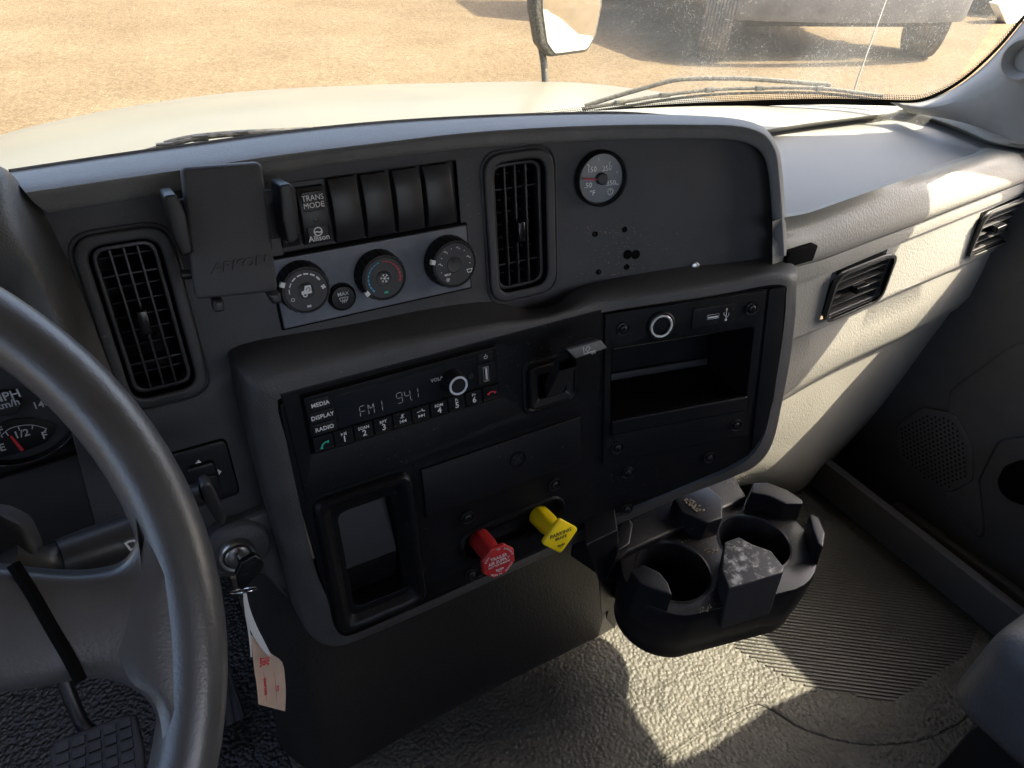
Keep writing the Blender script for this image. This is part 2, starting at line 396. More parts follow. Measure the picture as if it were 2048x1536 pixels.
HU = -.05      # depth of the upper fascia behind the lower console face
def P0(L, h, fr=S): return [fr.pos(*fr.inv(x, y, h), h) for x, y in L]
def uvs(L, h=0.0, fr=S): return [fr.inv(x, y, h) for x, y in L]
def aabb(L, h=0.0, fr=S):
    """upright rectangle of four corner pixels TL TR BR BL"""
    a = uvs(L, h, fr); return ((a[0][0] + a[3][0]) / 2, (a[0][1] + a[1][1]) / 2, (a[1][0] + a[2][0]) / 2, (a[2][1] + a[3][1]) / 2)
def crop(ox, oy, s): return lambda *L: [(ox + x / s, oy + y / s) for x, y in L]
zA = crop(560, 640, 3.012)     # radio and lever
zB = crop(560, 880, 3.012)     # valves and left tray
zC = crop(300, 280, 2.926)     # climate
zD = crop(900, 200, 2.926)     # gauge and centre vent
zE = crop(1180, 560, 3.839)    # right tray
zF = crop(1140, 880, 3.338)    # cup holder
zG = crop(0, 540, 2.743)       # wheel, cluster
zH = crop(0, 1000, 2.866)      # key
zI = crop(1400, 0, 2.194)      # passenger side
def shrink(a, d): return (a[0] + d, a[1] + d, a[2] - d, a[3] - d)

# ================================================================== THE SETTING
GZ = -1.95
gb = bmesh.new(); bmesh.ops.create_grid(gb, x_segments=2, y_segments=2, size=600)
for v in gb.verts: v.co.z = GZ
g = obj('ground', gb, m_ground, smooth=0); g['kind'] = 'structure'
# cab floor
def sheet(x0, y0, x1, y1, z):
    b = bmesh.new(); b.faces.new([b.verts.new(p) for p in ((x0, y0, z), (x1, y0, z), (x1, y1, z), (x0, y1, z))]); return b
ZF = -.98
fl = obj('floor', sheet(-1.0, -1.4, 1.25, 1.0, ZF - .012), m_under, smooth=0); fl['kind'] = 'structure'
def mat_sheet(x0, y0, x1, y1, nx=60, ny=50):
    b = bmesh.new(); V = [[None] * (ny + 1) for _ in range(nx + 1)]
    for i in range(nx + 1):
        for j in range(ny + 1):
            x = x0 + (x1 - x0) * i / nx; y = y0 + (y1 - y0) * j / ny
            V[i][j] = b.verts.new((x, y, ZF + .004 * math.exp(-((y - .435) / .018) ** 2)))
    for i in range(nx):
        for j in range(ny): b.faces.new((V[i][j], V[i + 1][j], V[i + 1][j + 1], V[i][j + 1]))
    return b
fm = thing('floor_mat', (.6, .1, ZF), 'dark textured rubber floor mat with ribbed centre on the passenger side floor', 'floor mat')
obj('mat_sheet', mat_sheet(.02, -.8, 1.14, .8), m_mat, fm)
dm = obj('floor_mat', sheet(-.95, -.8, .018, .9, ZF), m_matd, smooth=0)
tag(dm, 'black pebbled floor mat under the pedals in the driver footwell', 'floor mat')
# ribbed field on the mat: real ribs
ribL = [at(x, y, 'Z', ZF) for x, y in [(1473, 1298), (1597, 1368), (1780, 1405), (1935, 1306), (1985, 1180), (1700, 1040), (1560, 1050), (1440, 1180)]]
p1 = at(1560, 1180, 'Z', ZF); p2 = at(1900, 1222, 'Z', ZF); rd = (p2 - p1).normalized(); rn = Vector((-rd.y, rd.x, 0))
def ribs():
    b = bmesh.new(); q = [(p.dot(rd), p.dot(rn)) for p in ribL]; lo = min(p[1] for p in q); hi = max(p[1] for p in q)
    s = lo + .004; step = .0062
    while s < hi:
        xs = []
        for i in range(len(q)):
            a, c = q[i], q[(i + 1) % len(q)]
            if (a[1] - s) * (c[1] - s) < 0: xs.append(a[0] + (c[0] - a[0]) * (s - a[1]) / (c[1] - a[1]))
        if len(xs) >= 2:
            x0, x1 = min(xs), max(xs)
            if x1 - x0 > .01:
                pr = [(-.0020, 0), (-.0009, .0019), (.0009, .0019), (.0020, 0)]
                A = [b.verts.new(rd * x0 + rn * (s + w_) + Vector((0, 0, ZF + .0003 + h_))) for w_, h_ in pr]
                B = [b.verts.new(rd * x1 + rn * (s + w_) + Vector((0, 0, ZF + .0003 + h_))) for w_, h_ in pr]
                for k_ in range(3): b.faces.new((A[k_], A[k_ + 1], B[k_ + 1], B[k_]))
        s += step
    return b
m_rib = mat('rib_rubber', (.052, .050, .042), .45, .1, 900, var=.2, vscale=9)
obj('rib_field', ribs(), m_rib, fm)
pipe = [at(x, y, 'Z', ZF + .001) for x, y in [(1200, 1610), (1310, 1530), (1430, 1448), (1495, 1412), (1530, 1410), (1600, 1452), (1680, 1478), (1760, 1486), (1850, 1474), (1920, 1440), (1990, 1390)]]
obj('moulded_line', tube([p + Vector((0, 0, -.0014)) for p in pipe], .0030, 8, k=6), m_mat, fm)

# roof, cab side with an opening shaped for the sun patches, door trim
def glassY(x, z):
    k = ((x - .35) / .8) ** 2; a = .90 - .25 * k; b_ = .72 - .2 * k; t = (z + .30) / .54
    return a + (b_ - a) * t
ZR = .24
hdr = [Vector((-.95 + i * .1215, glassY(-.95 + i * .1215, ZR), ZR)) for i in range(19)]
rb = bmesh.new()
A = [rb.verts.new(p) for p in hdr]; B = [rb.verts.new((p.x, -1.3, ZR)) for p in hdr]
A2 = [rb.verts.new(p + Vector((0, 0, .04))) for p in hdr]; B2 = [rb.verts.new((p.x, -1.3, ZR + .04)) for p in hdr]
for i in range(18):
    rb.faces.new((A[i], A[i + 1], B[i + 1], B[i])); rb.faces.new((A2[i], A2[i + 1], B2[i + 1], B2[i])); rb.faces.new((A[i], A[i + 1], A2[i + 1], A2[i]))
o = obj('roof', rb, m_roof); o['kind'] = 'structure'
XD = 1.19
SUN_OPENING = [(.485, -.38), (.468, -.30), (.402, -.075), (.362, 0), (.355, -.06), (.33, -.10), (.30, -.12), (.12, -.12), (-.085, -.11), (-.06, -.20), (0, -.34), (.035, -.46), (.40, -.445), (.49, -.43)]  # unseen window opening, outline made up so the sun patches land inside
SUN_OPENING = [(y - .02, z + .05) for y, z in SUN_OPENING]
SIDE = [(-1.3, ZR), (-1.3, -1.05), (.70, -1.05), (.70, -.36), (.655, -.305), (.60, -.20), (.56, -.05), (.535, .10), (.52, ZR)]
class DoorF(PF): pass
DF = PF((XD, 0, 0), (0, 1, 0), (0, 0, -1), (-1, 0, 0))    # u = y, v = -z, h inward
dr = thing('passenger_door', (XD, .2, -1.0), 'dark grey passenger door trim with round speaker grille right of the footwell', 'door')
obj('door_panel', plate(DF, [(y, -z) for y, z in SIDE], 0, .015, holes=[[(y, -z) for y, z in SUN_OPENING]], bev=.002), m_door, dr)
spk = rpoly(uvs([(1795, 850), (1850, 812), (1915, 825), (1950, 890), (1950, 960), (1905, 985), (1850, 960), (1800, 905)], .0, DF), .02, 5)
obj('speaker_rim', plate(DF, spk, .008, .008, bev=.003), m_door, dr)
sc_ = (sum(p[0] for p in spk) / len(spk), sum(p[1] for p in spk) / len(spk))
spi = [(sc_[0] + (p[0] - sc_[0]) * .86, sc_[1] + (p[1] - sc_[1]) * .86) for p in spk]
sg = bmesh.new()
def inside(p, poly):
    c = False; n = len(poly)
    for i in range(n):
        a, b_ = poly[i], poly[(i + 1) % n]
        if (a[1] > p[1]) != (b_[1] > p[1]) and p[0] < (b_[0] - a[0]) * (p[1] - a[1]) / (b_[1] - a[1]) + a[0]: c = not c
    return c
obj('speaker_grille', plate(DF, spi, .0095, .002, bev=.0005), m_door, dr)
dots = []
for i in range(-14, 15):
    for j in range(-14, 15):
        p = (sc_[0] + i * .0085 + (j % 2) * .004, sc_[1] + j * .0075)
        if inside(p, spi):
            c_ = circ(p[0], p[1], .0021, 6); sg.faces.new([sg.verts.new(DF.pos(q[0], q[1], .0099)) for q in c_])
h = obj('grille_hole', sg, m_deep, dr, smooth=0); h['kind'] = 'stuff'
obj('door_pocket_rim', plate(DF, rpoly(uvs([(1760, 1030), (1800, 1000), (2010, 1150), (2090, 1210), (2090, 1300), (2010, 1235), (1760, 1070)], 0, DF), .01), .018, .018, bev=.006), m_door, dr)
arm = uvs([(1985, 900), (2080, 880), (2080, 1040), (1985, 1010)], 0, DF)
obj('pull_recess', plate(DF, rpoly(uvs([(1996, 962), (2012, 930), (2045, 918), (2090, 925), (2090, 1010), (2045, 1008), (2010, 992)], .0, DF), .03, 8), .006, .004, bev=.001), m_deep, dr)
obj('armrest', plate(DF, rpoly(uvs([(1900, 780), (2080, 650), (2080, 870), (2000, 880), (1960, 960), (1975, 1100), (1890, 1000)], 0, DF), .03), .005, .02, bev=.004), m_door, dr)
st = [at(x, y, 'Z', ZF + .045) for x, y in [(1700, 1000), (1762, 1048), (1850, 1112), (1950, 1186), (2030, 1245)]]
o = obj('sill_trim', box(((st[0] + st[-1]) / 2), .02, (st[0] - st[-1]).length + .3, .07, .006), m_door); tag(o, 'dark plastic sill strip along the foot of the passenger door', 'sill trim')
# firewall
o = obj('firewall', box((.1, .98, -.74), 2.2, .03, .5, 0), m_deep); o['kind'] = 'structure'
# windshield
gbm = bmesh.new(); NX, NZ = 28, 10
V = [[gbm.verts.new((-.95 + 2.10 * i / NX, glassY(-.95 + 2.10 * i / NX, -.31 + .55 * j / NZ), -.31 + .55 * j / NZ)) for j in range(NZ + 1)] for i in range(NX + 1)]
for i in range(NX):
    for j in range(NZ): gbm.faces.new((V[i][j], V[i + 1][j], V[i + 1][j + 1], V[i][j + 1]))
# driver side wall with its window, and the back wall with the rear window
LF = PF((-.86, 0, 0), (0, 1, 0), (0, 0, -1), (1, 0, 0))
o = obj('cab_side_wall', plate(LF, [(y, -z) for y, z in ((-1.0, ZR), (-1.0, -1.05), (.98, -1.05), (.98, -.36), (.70, -.33), (.52, ZR))], 0, .04, holes=[[(y, -z) for y, z in ((-.45, .17), (-.45, -.36), (.50, -.40), (.40, -.1), (.28, .17))]], bev=.004), m_roof); o['kind'] = 'structure'
BF = PF((0, -.98, 0), (1, 0, 0), (0, 0, -1), (0, 1, 0))
o = obj('cab_back_wall', plate(BF, [(-.9, -ZR), (1.22, -ZR), (1.22, 1.05), (-.9, 1.05)], 0, .04, holes=[rect((-.2, -.16, .9, .22), .05)], bev=.004), m_roof); o['kind'] = 'structure'
ws = thing('windshield', (.35, .9, -.3), 'curved windshield glass speckled with sunlit dust above the dashboard', 'windshield')
obj('pane', gbm, m_glass, ws)
def atg(px, py, off=0.0):
    d = ray(px, py); lo, hi = .2, 3.0
    f = lambda t: (d * t).y - (glassY((d * t).x, (d * t).z) + off)
    for _ in range(50):
        m_ = (lo + hi) / 2
        if f(m_) < 0: lo = m_
        else: hi = m_
    return d * lo
def gstrip(L, w0, w1, off):
    P = [atg(x, y, off) for x, y in L]; P = catmull(P, 6); ra, rb_ = [], []
    for i, p in enumerate(P):
        t = (P[min(i + 1, len(P) - 1)] - P[max(i - 1, 0)]).normalized()
        n = Vector((0, -1, -.33)).normalized().cross(t).normalized(); n = n if n.z > 0 or n.x < 0 else -n
        ra.append(p + n * w0); rb_.append(p + n * w1)
    return P, loft([ra, rb_])
edgeL = [(900, 262), (1100, 234), (1300, 213), (1500, 203), (1650, 199), (1760, 201), (1830, 201), (1880, 184), (1925, 157), (1965, 123), (2000, 88), (2030, 52), (2060, 15), (2090, -30)]
P, bmf = gstrip(edgeL, -.009, .002, -.004); obj('black_border', bmf, m_deep, ws)
# printed dots along the border
db = bmesh.new(); tot = 0; acc = 0
PP = []
for i in range(len(P) - 1):
    L_ = (P[i + 1] - P[i]).length
    while acc < L_: PP.append((P[i].lerp(P[i + 1], acc / L_), (P[i + 1] - P[i]).normalized())); acc += .0036
    acc -= L_
for q, (p, t) in enumerate(PP):
    n = Vector((0, -1, -.33)).normalized().cross(t).normalized(); n = n if n.z > 0 or n.x < 0 else -n
    for r_ in range(3):
        c = p + n * (.0035 + r_ * .0032) + t * (.0018 * (r_ % 2)); rad = .0013 - r_ * .0002
        db.faces.new([db.verts.new(c + rad * (math.cos(k * math.pi / 3) * t + math.sin(k * math.pi / 3) * n)) for k in range(6)])
o = obj('dot_border', db, m_deep, ws, smooth=0); o['kind'] = 'stuff'
# pillar trim
pg = [(1780, 205), (1833, 205), (1882, 190), (1928, 164), (1970, 130), (2006, 92), (2036, 56), (2066, 18), (2096, -30)]
r0 = [atg(x, y, -.006) for x, y in pg]
r1 = [at(x, y, 'X', 1.10) for x, y in [(1800, 215), (1850, 216), (1905, 205), (1955, 180), (2000, 150), (2036, 110), (2066, 75), (2096, 35), (2126, -10)]]
r2 = [at(x, y, 'X', 1.13) for x, y in [(1820, 226), (1880, 235), (1960, 255), (2040, 285), (2080, 270), (2120, 240), (2150, 200), (2180, 150), (2200, 100)]]
pt = thing('pillar_trim', r2[3], 'smooth grey plastic trim of the right windshield pillar', 'pillar trim')
obj('cover', loft([r0, r1, r2], k=5, kr=6), m_pillar, pt)
c_ = at(2052, 118, 'X', 1.09); fr = PF(c_, (0, 1, 0), (0, 0, -1), (-1, 0, 0))
obj('bezel', lathe(fr, 0, 0, [(.028, -.01), (.028, .008), (.024, .012), (.018, .006), (.016, -.004), (0.0001, -.004)], 32), m_pillar, pt)

# ------------------------------------------------------------------ outside: hood, cowl, mirror, antenna, wipers
hd = thing('engine_hood', (.35, 1.2, -.6), 'sunlit cream painted engine hood beyond the windshield', 'hood')
far = [(-250, 372), (-100, 312), (0, 272), (150, 235), (300, 208), (450, 188), (600, 177), (750, 171), (900, 167), (1060, 164), (1160, 167), (1260, 178), (1380, 198), (1500, 225)]
rf = [at(x, y, 'Y', 2.05) for x, y in far]
rings = []
n_ = len(far)
rn_ = [Vector((p.x * 1.0, 1.0, -.46)) for p in [at(x, y, 'Y', 1.05) for x, y in far]]
for t, dz in ((0, 0), (.25, .0), (.5, .0), (.75, .0), (.92, -.0)):
    rings.append([a.lerp(b_, t) + Vector((0, 0, .05 * math.sin(math.pi * t) )) for a, b_ in zip(rn_, rf)])
rings.append(rf); rings.append([p + Vector((0, .08, -.05)) for p in rf]); rings.append([p + Vector((0, .14, -.3)) for p in rf])
obj('hood_skin', loft(rings, k=5, kr=4), m_paint, hd)
# scuttle panel under the glass
cw = [Vector((-.95 + i * .15, glassY(-.95 + i * .15, -.34) + .01, -.40)) for i in range(11)]
o = obj('scuttle_panel', loft([cw, [p + Vector((0, .11, -.05)) for p in cw], [p + Vector((0, .13, -.15)) for p in cw]], k=2), m_wip)
tag(o, 'black plastic cowl strip between windshield and hood', 'cowl')
def wiper(name, blade, arm_, label):
    t = thing(name, atg(*blade[len(blade) // 2], .03), label, 'wiper', 'windshield wipers')
    P = [atg(x, y, .018) for x, y in blade]
    obj('blade', tube(P, .0028, 8, k=5), m_wip, t)
    obj('rubber', tube([p + Vector((0, -.004, -.006)) for p in P], .0022, 6, k=5), m_deep, t)
    Q = [atg(x, y, .035) for x, y in arm_]; obj('arm', tube(Q, .0036, 8, k=5), m_wip, t)
    for k in range(1, len(blade) - 1):
        m_ = atg(*blade[k], .018); obj('clip', box(m_, .018, .006, .007, .0015), m_wip, t)
    return t
wiper('wiper', [(1165, 218), (1240, 205), (1330, 190), (1420, 180), (1520, 176), (1640, 177), (1765, 192)], [(1170, 212), (1230, 193), (1300, 173), (1350, 160), (1400, 157), (1480, 157), (1560, 162), (1660, 170)], 'dusty wiper resting along the right half of the windshield base')
wiper('wiper', [(268, 310), (330, 292), (400, 276), (480, 268), (600, 262), (720, 254)], [(330, 288), (370, 278), (430, 270), (520, 264), (640, 258), (760, 250)], 'dusty wiper partly hidden behind the dash top on the left')
# mirror on the hood
def mk_mirror():
    Y = 2.0
    q = [at(x, y, 'Y', Y) for x, y in [(1064, -45), (1200, -45), (1202, 10), (1190, 70), (1172, 104), (1095, 114), (1076, 90), (1064, 20)]]
    t = thing('hood_mirror', at(1090, 165, 'Y', 2.0), 'black framed round cornered mirror on a stalk standing on the hood', 'mirror')
    c = sum(q, Vector()) / len(q)
    fr = PF(c, (1, 0, 0), (0, 0, -1), (0, -1, 0))
    out = rpoly([((p - c).x, -(p - c).z) for p in q], .03, 5)
    ins = [(a * .84 + .008, b * .92 - .004) for a, b in out]
    obj('shell', plate(fr, out, .012, .05, bev=.012), m_wip, t)
    obj('mirror_glass', plate(fr, ins, .0145, .003, bev=.001), mat('mirror_glass', (.85, .84, .8), .04, metal=1), t)
    obj('stalk', tube([at(1070, -30, 'Y', 2.03), at(1076, 60, 'Y', 2.03), at(1087, 120, 'Y', 2.02), at(1091, 175, 'Y', 2.0)], .011, 10, k=3), m_wip, t)
mk_mirror()
an = obj('antenna', tube([at(1703, 205, 'Y', 1.0), at(1715, 160, 'Y', 1.02), at(1772, 0, 'Y', 1.1), at(1800, -80, 'Y', 1.15)], .0022, 8, k=2, r2=.0014), m_wip)
tag(an, 'thin whip antenna rising beyond the right wiper', 'antenna')
# parked trucks
def tyre_bm(c, ax, r, wd):
    fr = PF(c, ax.orthogonal(), ax.cross(ax.orthogonal()), ax)
    pr = [(r * .55, -wd / 2), (r * .93, -wd / 2)]
    for k in range(9):
        x = -wd / 2 + wd * (k + .5) / 9
        pr += [(r, x - wd * .045), (r, x + wd * .035), (r * .975, x + wd * .036), (r * .975, x + wd * .054)]
    pr += [(r * .93, wd / 2), (r * .55, wd / 2), (r * .5, wd * .3), (.0001, wd * .3)]
    return lathe(fr, 0, 0, pr, 48)
def truck(o, t, label, width=2.5):
    """conventional truck facing us: o ground point of its left front tyre seen from here, t sideways"""
    t = t.normalized(); b_ = Vector((-t.y, t.x, 0)); up = Vector((0, 0, 1))
    q = thing('parked_truck', o, label, 'truck')
    P_ = lambda x, y, z: o + t * x + b_ * y + up * z
    for x in (.16, width - .16): obj('wheel', tyre_bm(P_(x, .45, .52), Vector((.72, -.69, 0)), .52, .34), m_tyre, q)
    for x in (.25, width - .25):
        obj('wheel', tyre_bm(P_(x, 5.2, .52), t, .52, .5), m_tyre, q)
    bp = [P_(.0, .10, 0), P_(.28, -.12, 0), P_(width / 2, -.22, 0), P_(width - .28, -.12, 0), P_(width, .10, 0)]
    obj('bumper', loft([[p + up * .58 + b_ * .1 for p in bp], [p + up * .52 for p in bp], [p + up * .56 - b_ * .02 for p in bp], [p + up * .82 - b_ * .03 for p in bp], [p + up * .86 + b_ * .1 for p in bp]], k=5), m_bump, q)
    obj('grille', prism([P_(.6, .0, .9), P_(width - .6, .0, .9), P_(width - .6, .2, .9), P_(.6, .2, .9)], [P_(.65, .05, 1.7), P_(width - .65, .05, 1.7), P_(width - .65, .25, 1.7), P_(.65, .25, 1.7)], .03), m_bump, q)
    obj('hood', prism([P_(.15, .15, .88), P_(width - .15, .15, .88), P_(width - .1, 1.9, .8), P_(.1, 1.9, .8)], [P_(.5, .25, 1.72), P_(width - .5, .25, 1.72), P_(width - .3, 1.9, 1.95), P_(.3, 1.9, 1.95)], .08, 4), m_truck, q)
    obj('cab', prism([P_(.1, 1.9, .7), P_(width - .1, 1.9, .7), P_(width - .1, 3.6, .7), P_(.1, 3.6, .7)], [P_(.25, 2.3, 2.9), P_(width - .25, 2.3, 2.9), P_(width - .25, 3.6, 2.9), P_(.25, 3.6, 2.9)], .08, 4), m_truck, q)
    obj('fender', prism([P_(-.02, .0, .75), P_(.4, -.05, .75), P_(.4, 1.2, .75), P_(-.02, 1.2, .75)], [P_(.08, .2, 1.2), P_(.4, .2, 1.25), P_(.4, 1.1, 1.25), P_(.08, 1.1, 1.2)], .05), m_truck, q)
    obj('fender', prism([P_(width - .4, -.05, .75), P_(width + .02, 0, .75), P_(width + .02, 1.2, .75), P_(width - .4, 1.2, .75)], [P_(width - .4, .2, 1.25), P_(width - .08, .2, 1.2), P_(width - .08, 1.1, 1.2), P_(width - .4, 1.1, 1.25)], .05), m_truck, q)
    obj('axle', prism([P_(.3, .45, .35), P_(width - .3, .45, .35), P_(width - .3, .6, .35), P_(.3, .6, .35)], [P_(.3, .45, .5), P_(width - .3, .45, .5), P_(width - .3, .6, .5), P_(.3, .6, .5)], .02), m_under, q)
    obj('chassis', prism([P_(.7, .2, .45), P_(width - .7, .2, .45), P_(width - .7, 6.2, .45), P_(.7, 6.2, .45)], [P_(.7, .2, .75), P_(width - .7, .2, .75), P_(width - .7, 6.2, .75), P_(.7, 6.2, .75)], .02), m_under, q)
    return q, P_
pA = at(1425, 128, 'Z', GZ); pB = at(1885, 122, 'Z', GZ); t_ = (pB - pA)
truck(pA - Vector((-t_.y, t_.x, 0)).normalized() * .1, t_, 'truck parked nose towards us, its wide bumper and front tyres seen through the dusty glass', t_.length)
pC = at(1975, 40, 'Z', GZ)
q, P_ = truck(pC + Vector((.4, .2, 0)), Vector((.93, -.36, 0)), 'second truck parked beyond, only its white step at the top right corner', 2.4)
stp = [at(x, y, 'Y', pC.y - .35) for x, y in [(1995, 8), (2060, -10), (2066, 35), (2015, 52)]]
obj('step', prism(stp, [p + Vector((.05, .2, 0)) for p in stp], .02), m_tagw, q)

# ================================================================== PASSENGER SIDE OF THE DASHBOARD
dash = thing('dashboard', S.pos(.35, .65, -.1), 'wide grey and black truck dashboard with textured pad, passenger shelf and central console', 'dashboard')
n10 = 10
Z = lambda L, z: [at(x, y, 'Z', z) for x, y in L]
def Yv(L, ys): return [at(x, y, 'Y', yy) for (x, y), yy in zip(L, ys)]
R0 = [(1180, 222), (1400, 208), (1600, 199), (1700, 198), (1780, 200), (1833, 207), (1890, 219), (1950, 240), (2020, 266), (2090, 290)]
R0b = [(x, y + 9) for x, y in R0]
R1 = [(1480, 268), (1541, 258), (1620, 246), (1700, 236), (1765, 228), (1815, 223), (1870, 236), (1930, 258), (1994, 284), (2090, 300)]
R2 = [(1480, 276), (1541, 266), (1620, 254), (1700, 243), (1765, 235), (1812, 230), (1865, 243), (1925, 266), (1984, 289), (2090, 305)]
R3 = [(1545, 436), (1569, 428), (1619, 418), (1700, 390), (1770, 366), (1830, 345), (1890, 325), (1945, 308), (1984, 294), (2090, 310)]
R4 = [(x, y + 7) for x, y in R3]
R5 = [(1545, 470), (1569, 462), (1620, 446), (1700, 418), (1770, 393), (1830, 371), (1890, 350), (1945, 332), (2000, 312), (2090, 312)]
R6 = [(1545, 494), (1570, 485), (1632, 480), (1700, 455), (1772, 429), (1830, 407), (1895, 383), (1952, 362), (2018, 337), (2090, 325)]
R7 = [(1545, 545), (1571, 536), (1640, 517), (1700, 495), (1774, 467), (1830, 446), (1900, 418), (1960, 395), (2038, 365), (2090, 345)]
Y5 = [.485, .486, .487, .489, .491, .493, .496, .499, .502, .504]
up = [Z(R0, -.302), Z(R0b, -.290), Z(R1, -.296), Z(R2, -.310), Z(R3, -.310), Z(R4, -.303), Yv(R5, [y - .004 for y in Y5]), Yv(R6, [y - .014 for y in Y5]), Yv(R7, [y - .018 for y in Y5]), Yv([(x, y + 1) for x, y in R7], [y + .004 for y in Y5])]
obj('passenger_pad', loft(up[:3], k=5, kr=4), m_pad, dash)
obj('shelf_edge', loft([up[2], [p + Vector((0, .001, -.002)) for p in up[2]], up[3]], k=5), m_pad, dash)
obj('passenger_shelf', loft([up[3], up[4]], k=5), m_shelf, dash)
obj('passenger_front_pad', loft(up[5:], k=5, kr=4), m_pad, dash)
obj('shelf_lip', loft([up[4], up[5]], k=5), m_pad, dash)
R8 = [(x, y + 4) for x, y in R7]
Rg = [(1545, 582), (1571, 572), (1640, 548), (1700, 525), (1774, 495), (1830, 472), (1900, 444), (1960, 420), (2038, 388), (2090, 368)]
R9 = [(1545, 697), (1571, 684), (1655, 648), (1710, 624), (1787, 588), (1850, 561), (1915, 533), (1975, 505), (2040, 470), (2090, 440)]
R10 = [(1545, 806), (1562, 792), (1640, 747), (1700, 716), (1760, 688), (1830, 655), (1906, 613), (1960, 580), (2006, 545), (2070, 480)]
fas = [Yv(R8, [y + .004 for y in Y5]), Yv(R8, [y - .012 for y in Y5]), Yv(Rg, [y - .013 for y in Y5]), Yv([(x, y + 2) for x, y in Rg], [y - .009 for y in Y5]), Yv(R9, [y - .012 for y in Y5]), Yv([(x, y + 4) for x, y in R9], [y - .006 for y in Y5]), Yv(R10, [y - .006 for y in Y5]), Yv([(x, y + 9) for x, y in R10], [y + .014 for y in Y5])]
# vent openings are separate boxes standing 2 mm proud of this fascia
VENTS = []
for L, yy, lab in (([(1655, 556), (1773, 512), (1766, 584), (1655, 634)], .474, 'shaded slatted air vent beside the console'), ([(1949, 438), (2036, 404), (2031, 464), (1944, 502)], .487, 'sunlit slatted air vent at the far right')):
    W = [at(x, y, 'Y', yy) for x, y in L]
    o_ = sum(W, Vector()) / 4; ux = (W[1] + W[2] - W[0] - W[3]) / 2; vd = (W[2] + W[3] - W[0] - W[1]) / 2
    fr = PF(o_, ux, vd, None); fr.n = fr.n if fr.n.y < 0 else -fr.n
    VENTS.append((fr, ux.length / 2, vd.length / 2, lab))
fbm = loft(fas, k=5, kr=2)
for fr, a, b_, lab in VENTS:      # openings for the vents
    for c_, n_v in ((fr.o + fr.x * a, fr.x), (fr.o - fr.x * a, fr.x), (fr.o + fr.d * b_, fr.d), (fr.o - fr.d * b_, fr.d)):
        bmesh.ops.bisect_plane(fbm, geom=fbm.verts[:] + fbm.edges[:] + fbm.faces[:], dist=1e-6, plane_co=c_, plane_no=n_v)
    kill = []
    for f in fbm.faces:
        q_ = f.calc_center_median() - fr.o
        if abs(q_.dot(fr.x)) < a and abs(q_.dot(fr.d)) < b_ and abs(q_.dot(fr.n)) < .05: kill.append(f)
    bmesh.ops.delete(fbm, geom=kill, context='FACES')
obj('passenger_fascia', fbm, m_pad, dash, smooth=30)
kn = [(1540, 812), (1562, 800), (1640, 755), (1700, 724), (1760, 697), (1830, 664), (1906, 622), (1960, 589), (2006, 554), (2070, 490)]
kb = [(1430, 985), (1500, 960), (1592, 976), (1650, 925), (1710, 865), (1780, 790), (1850, 705), (1900, 655), (1960, 600), (2050, 530)]
km = [((a[0] + b_[0]) / 2, (a[1] + b_[1]) / 2) for a, b_ in zip(kn, kb)]
obj('knee_panel', loft([Yv(kn, [y + .012 for y in Y5]), Yv(km, [y + .022 for y in Y5]), Yv(kb, [y + .045 for y in Y5]), Yv([(x + 6, y + 8) for x, y in kb], [y + .14 for y in Y5])], k=5, kr=4), m_pad, dash)
# dark slot left of the pad
sl_ = at(1597, 505, 'Y', .468)
obj('pad_slot', box(sl_ + Vector((0, 0, -.003)), .048, .012, .02, .003), m_deep, dash)

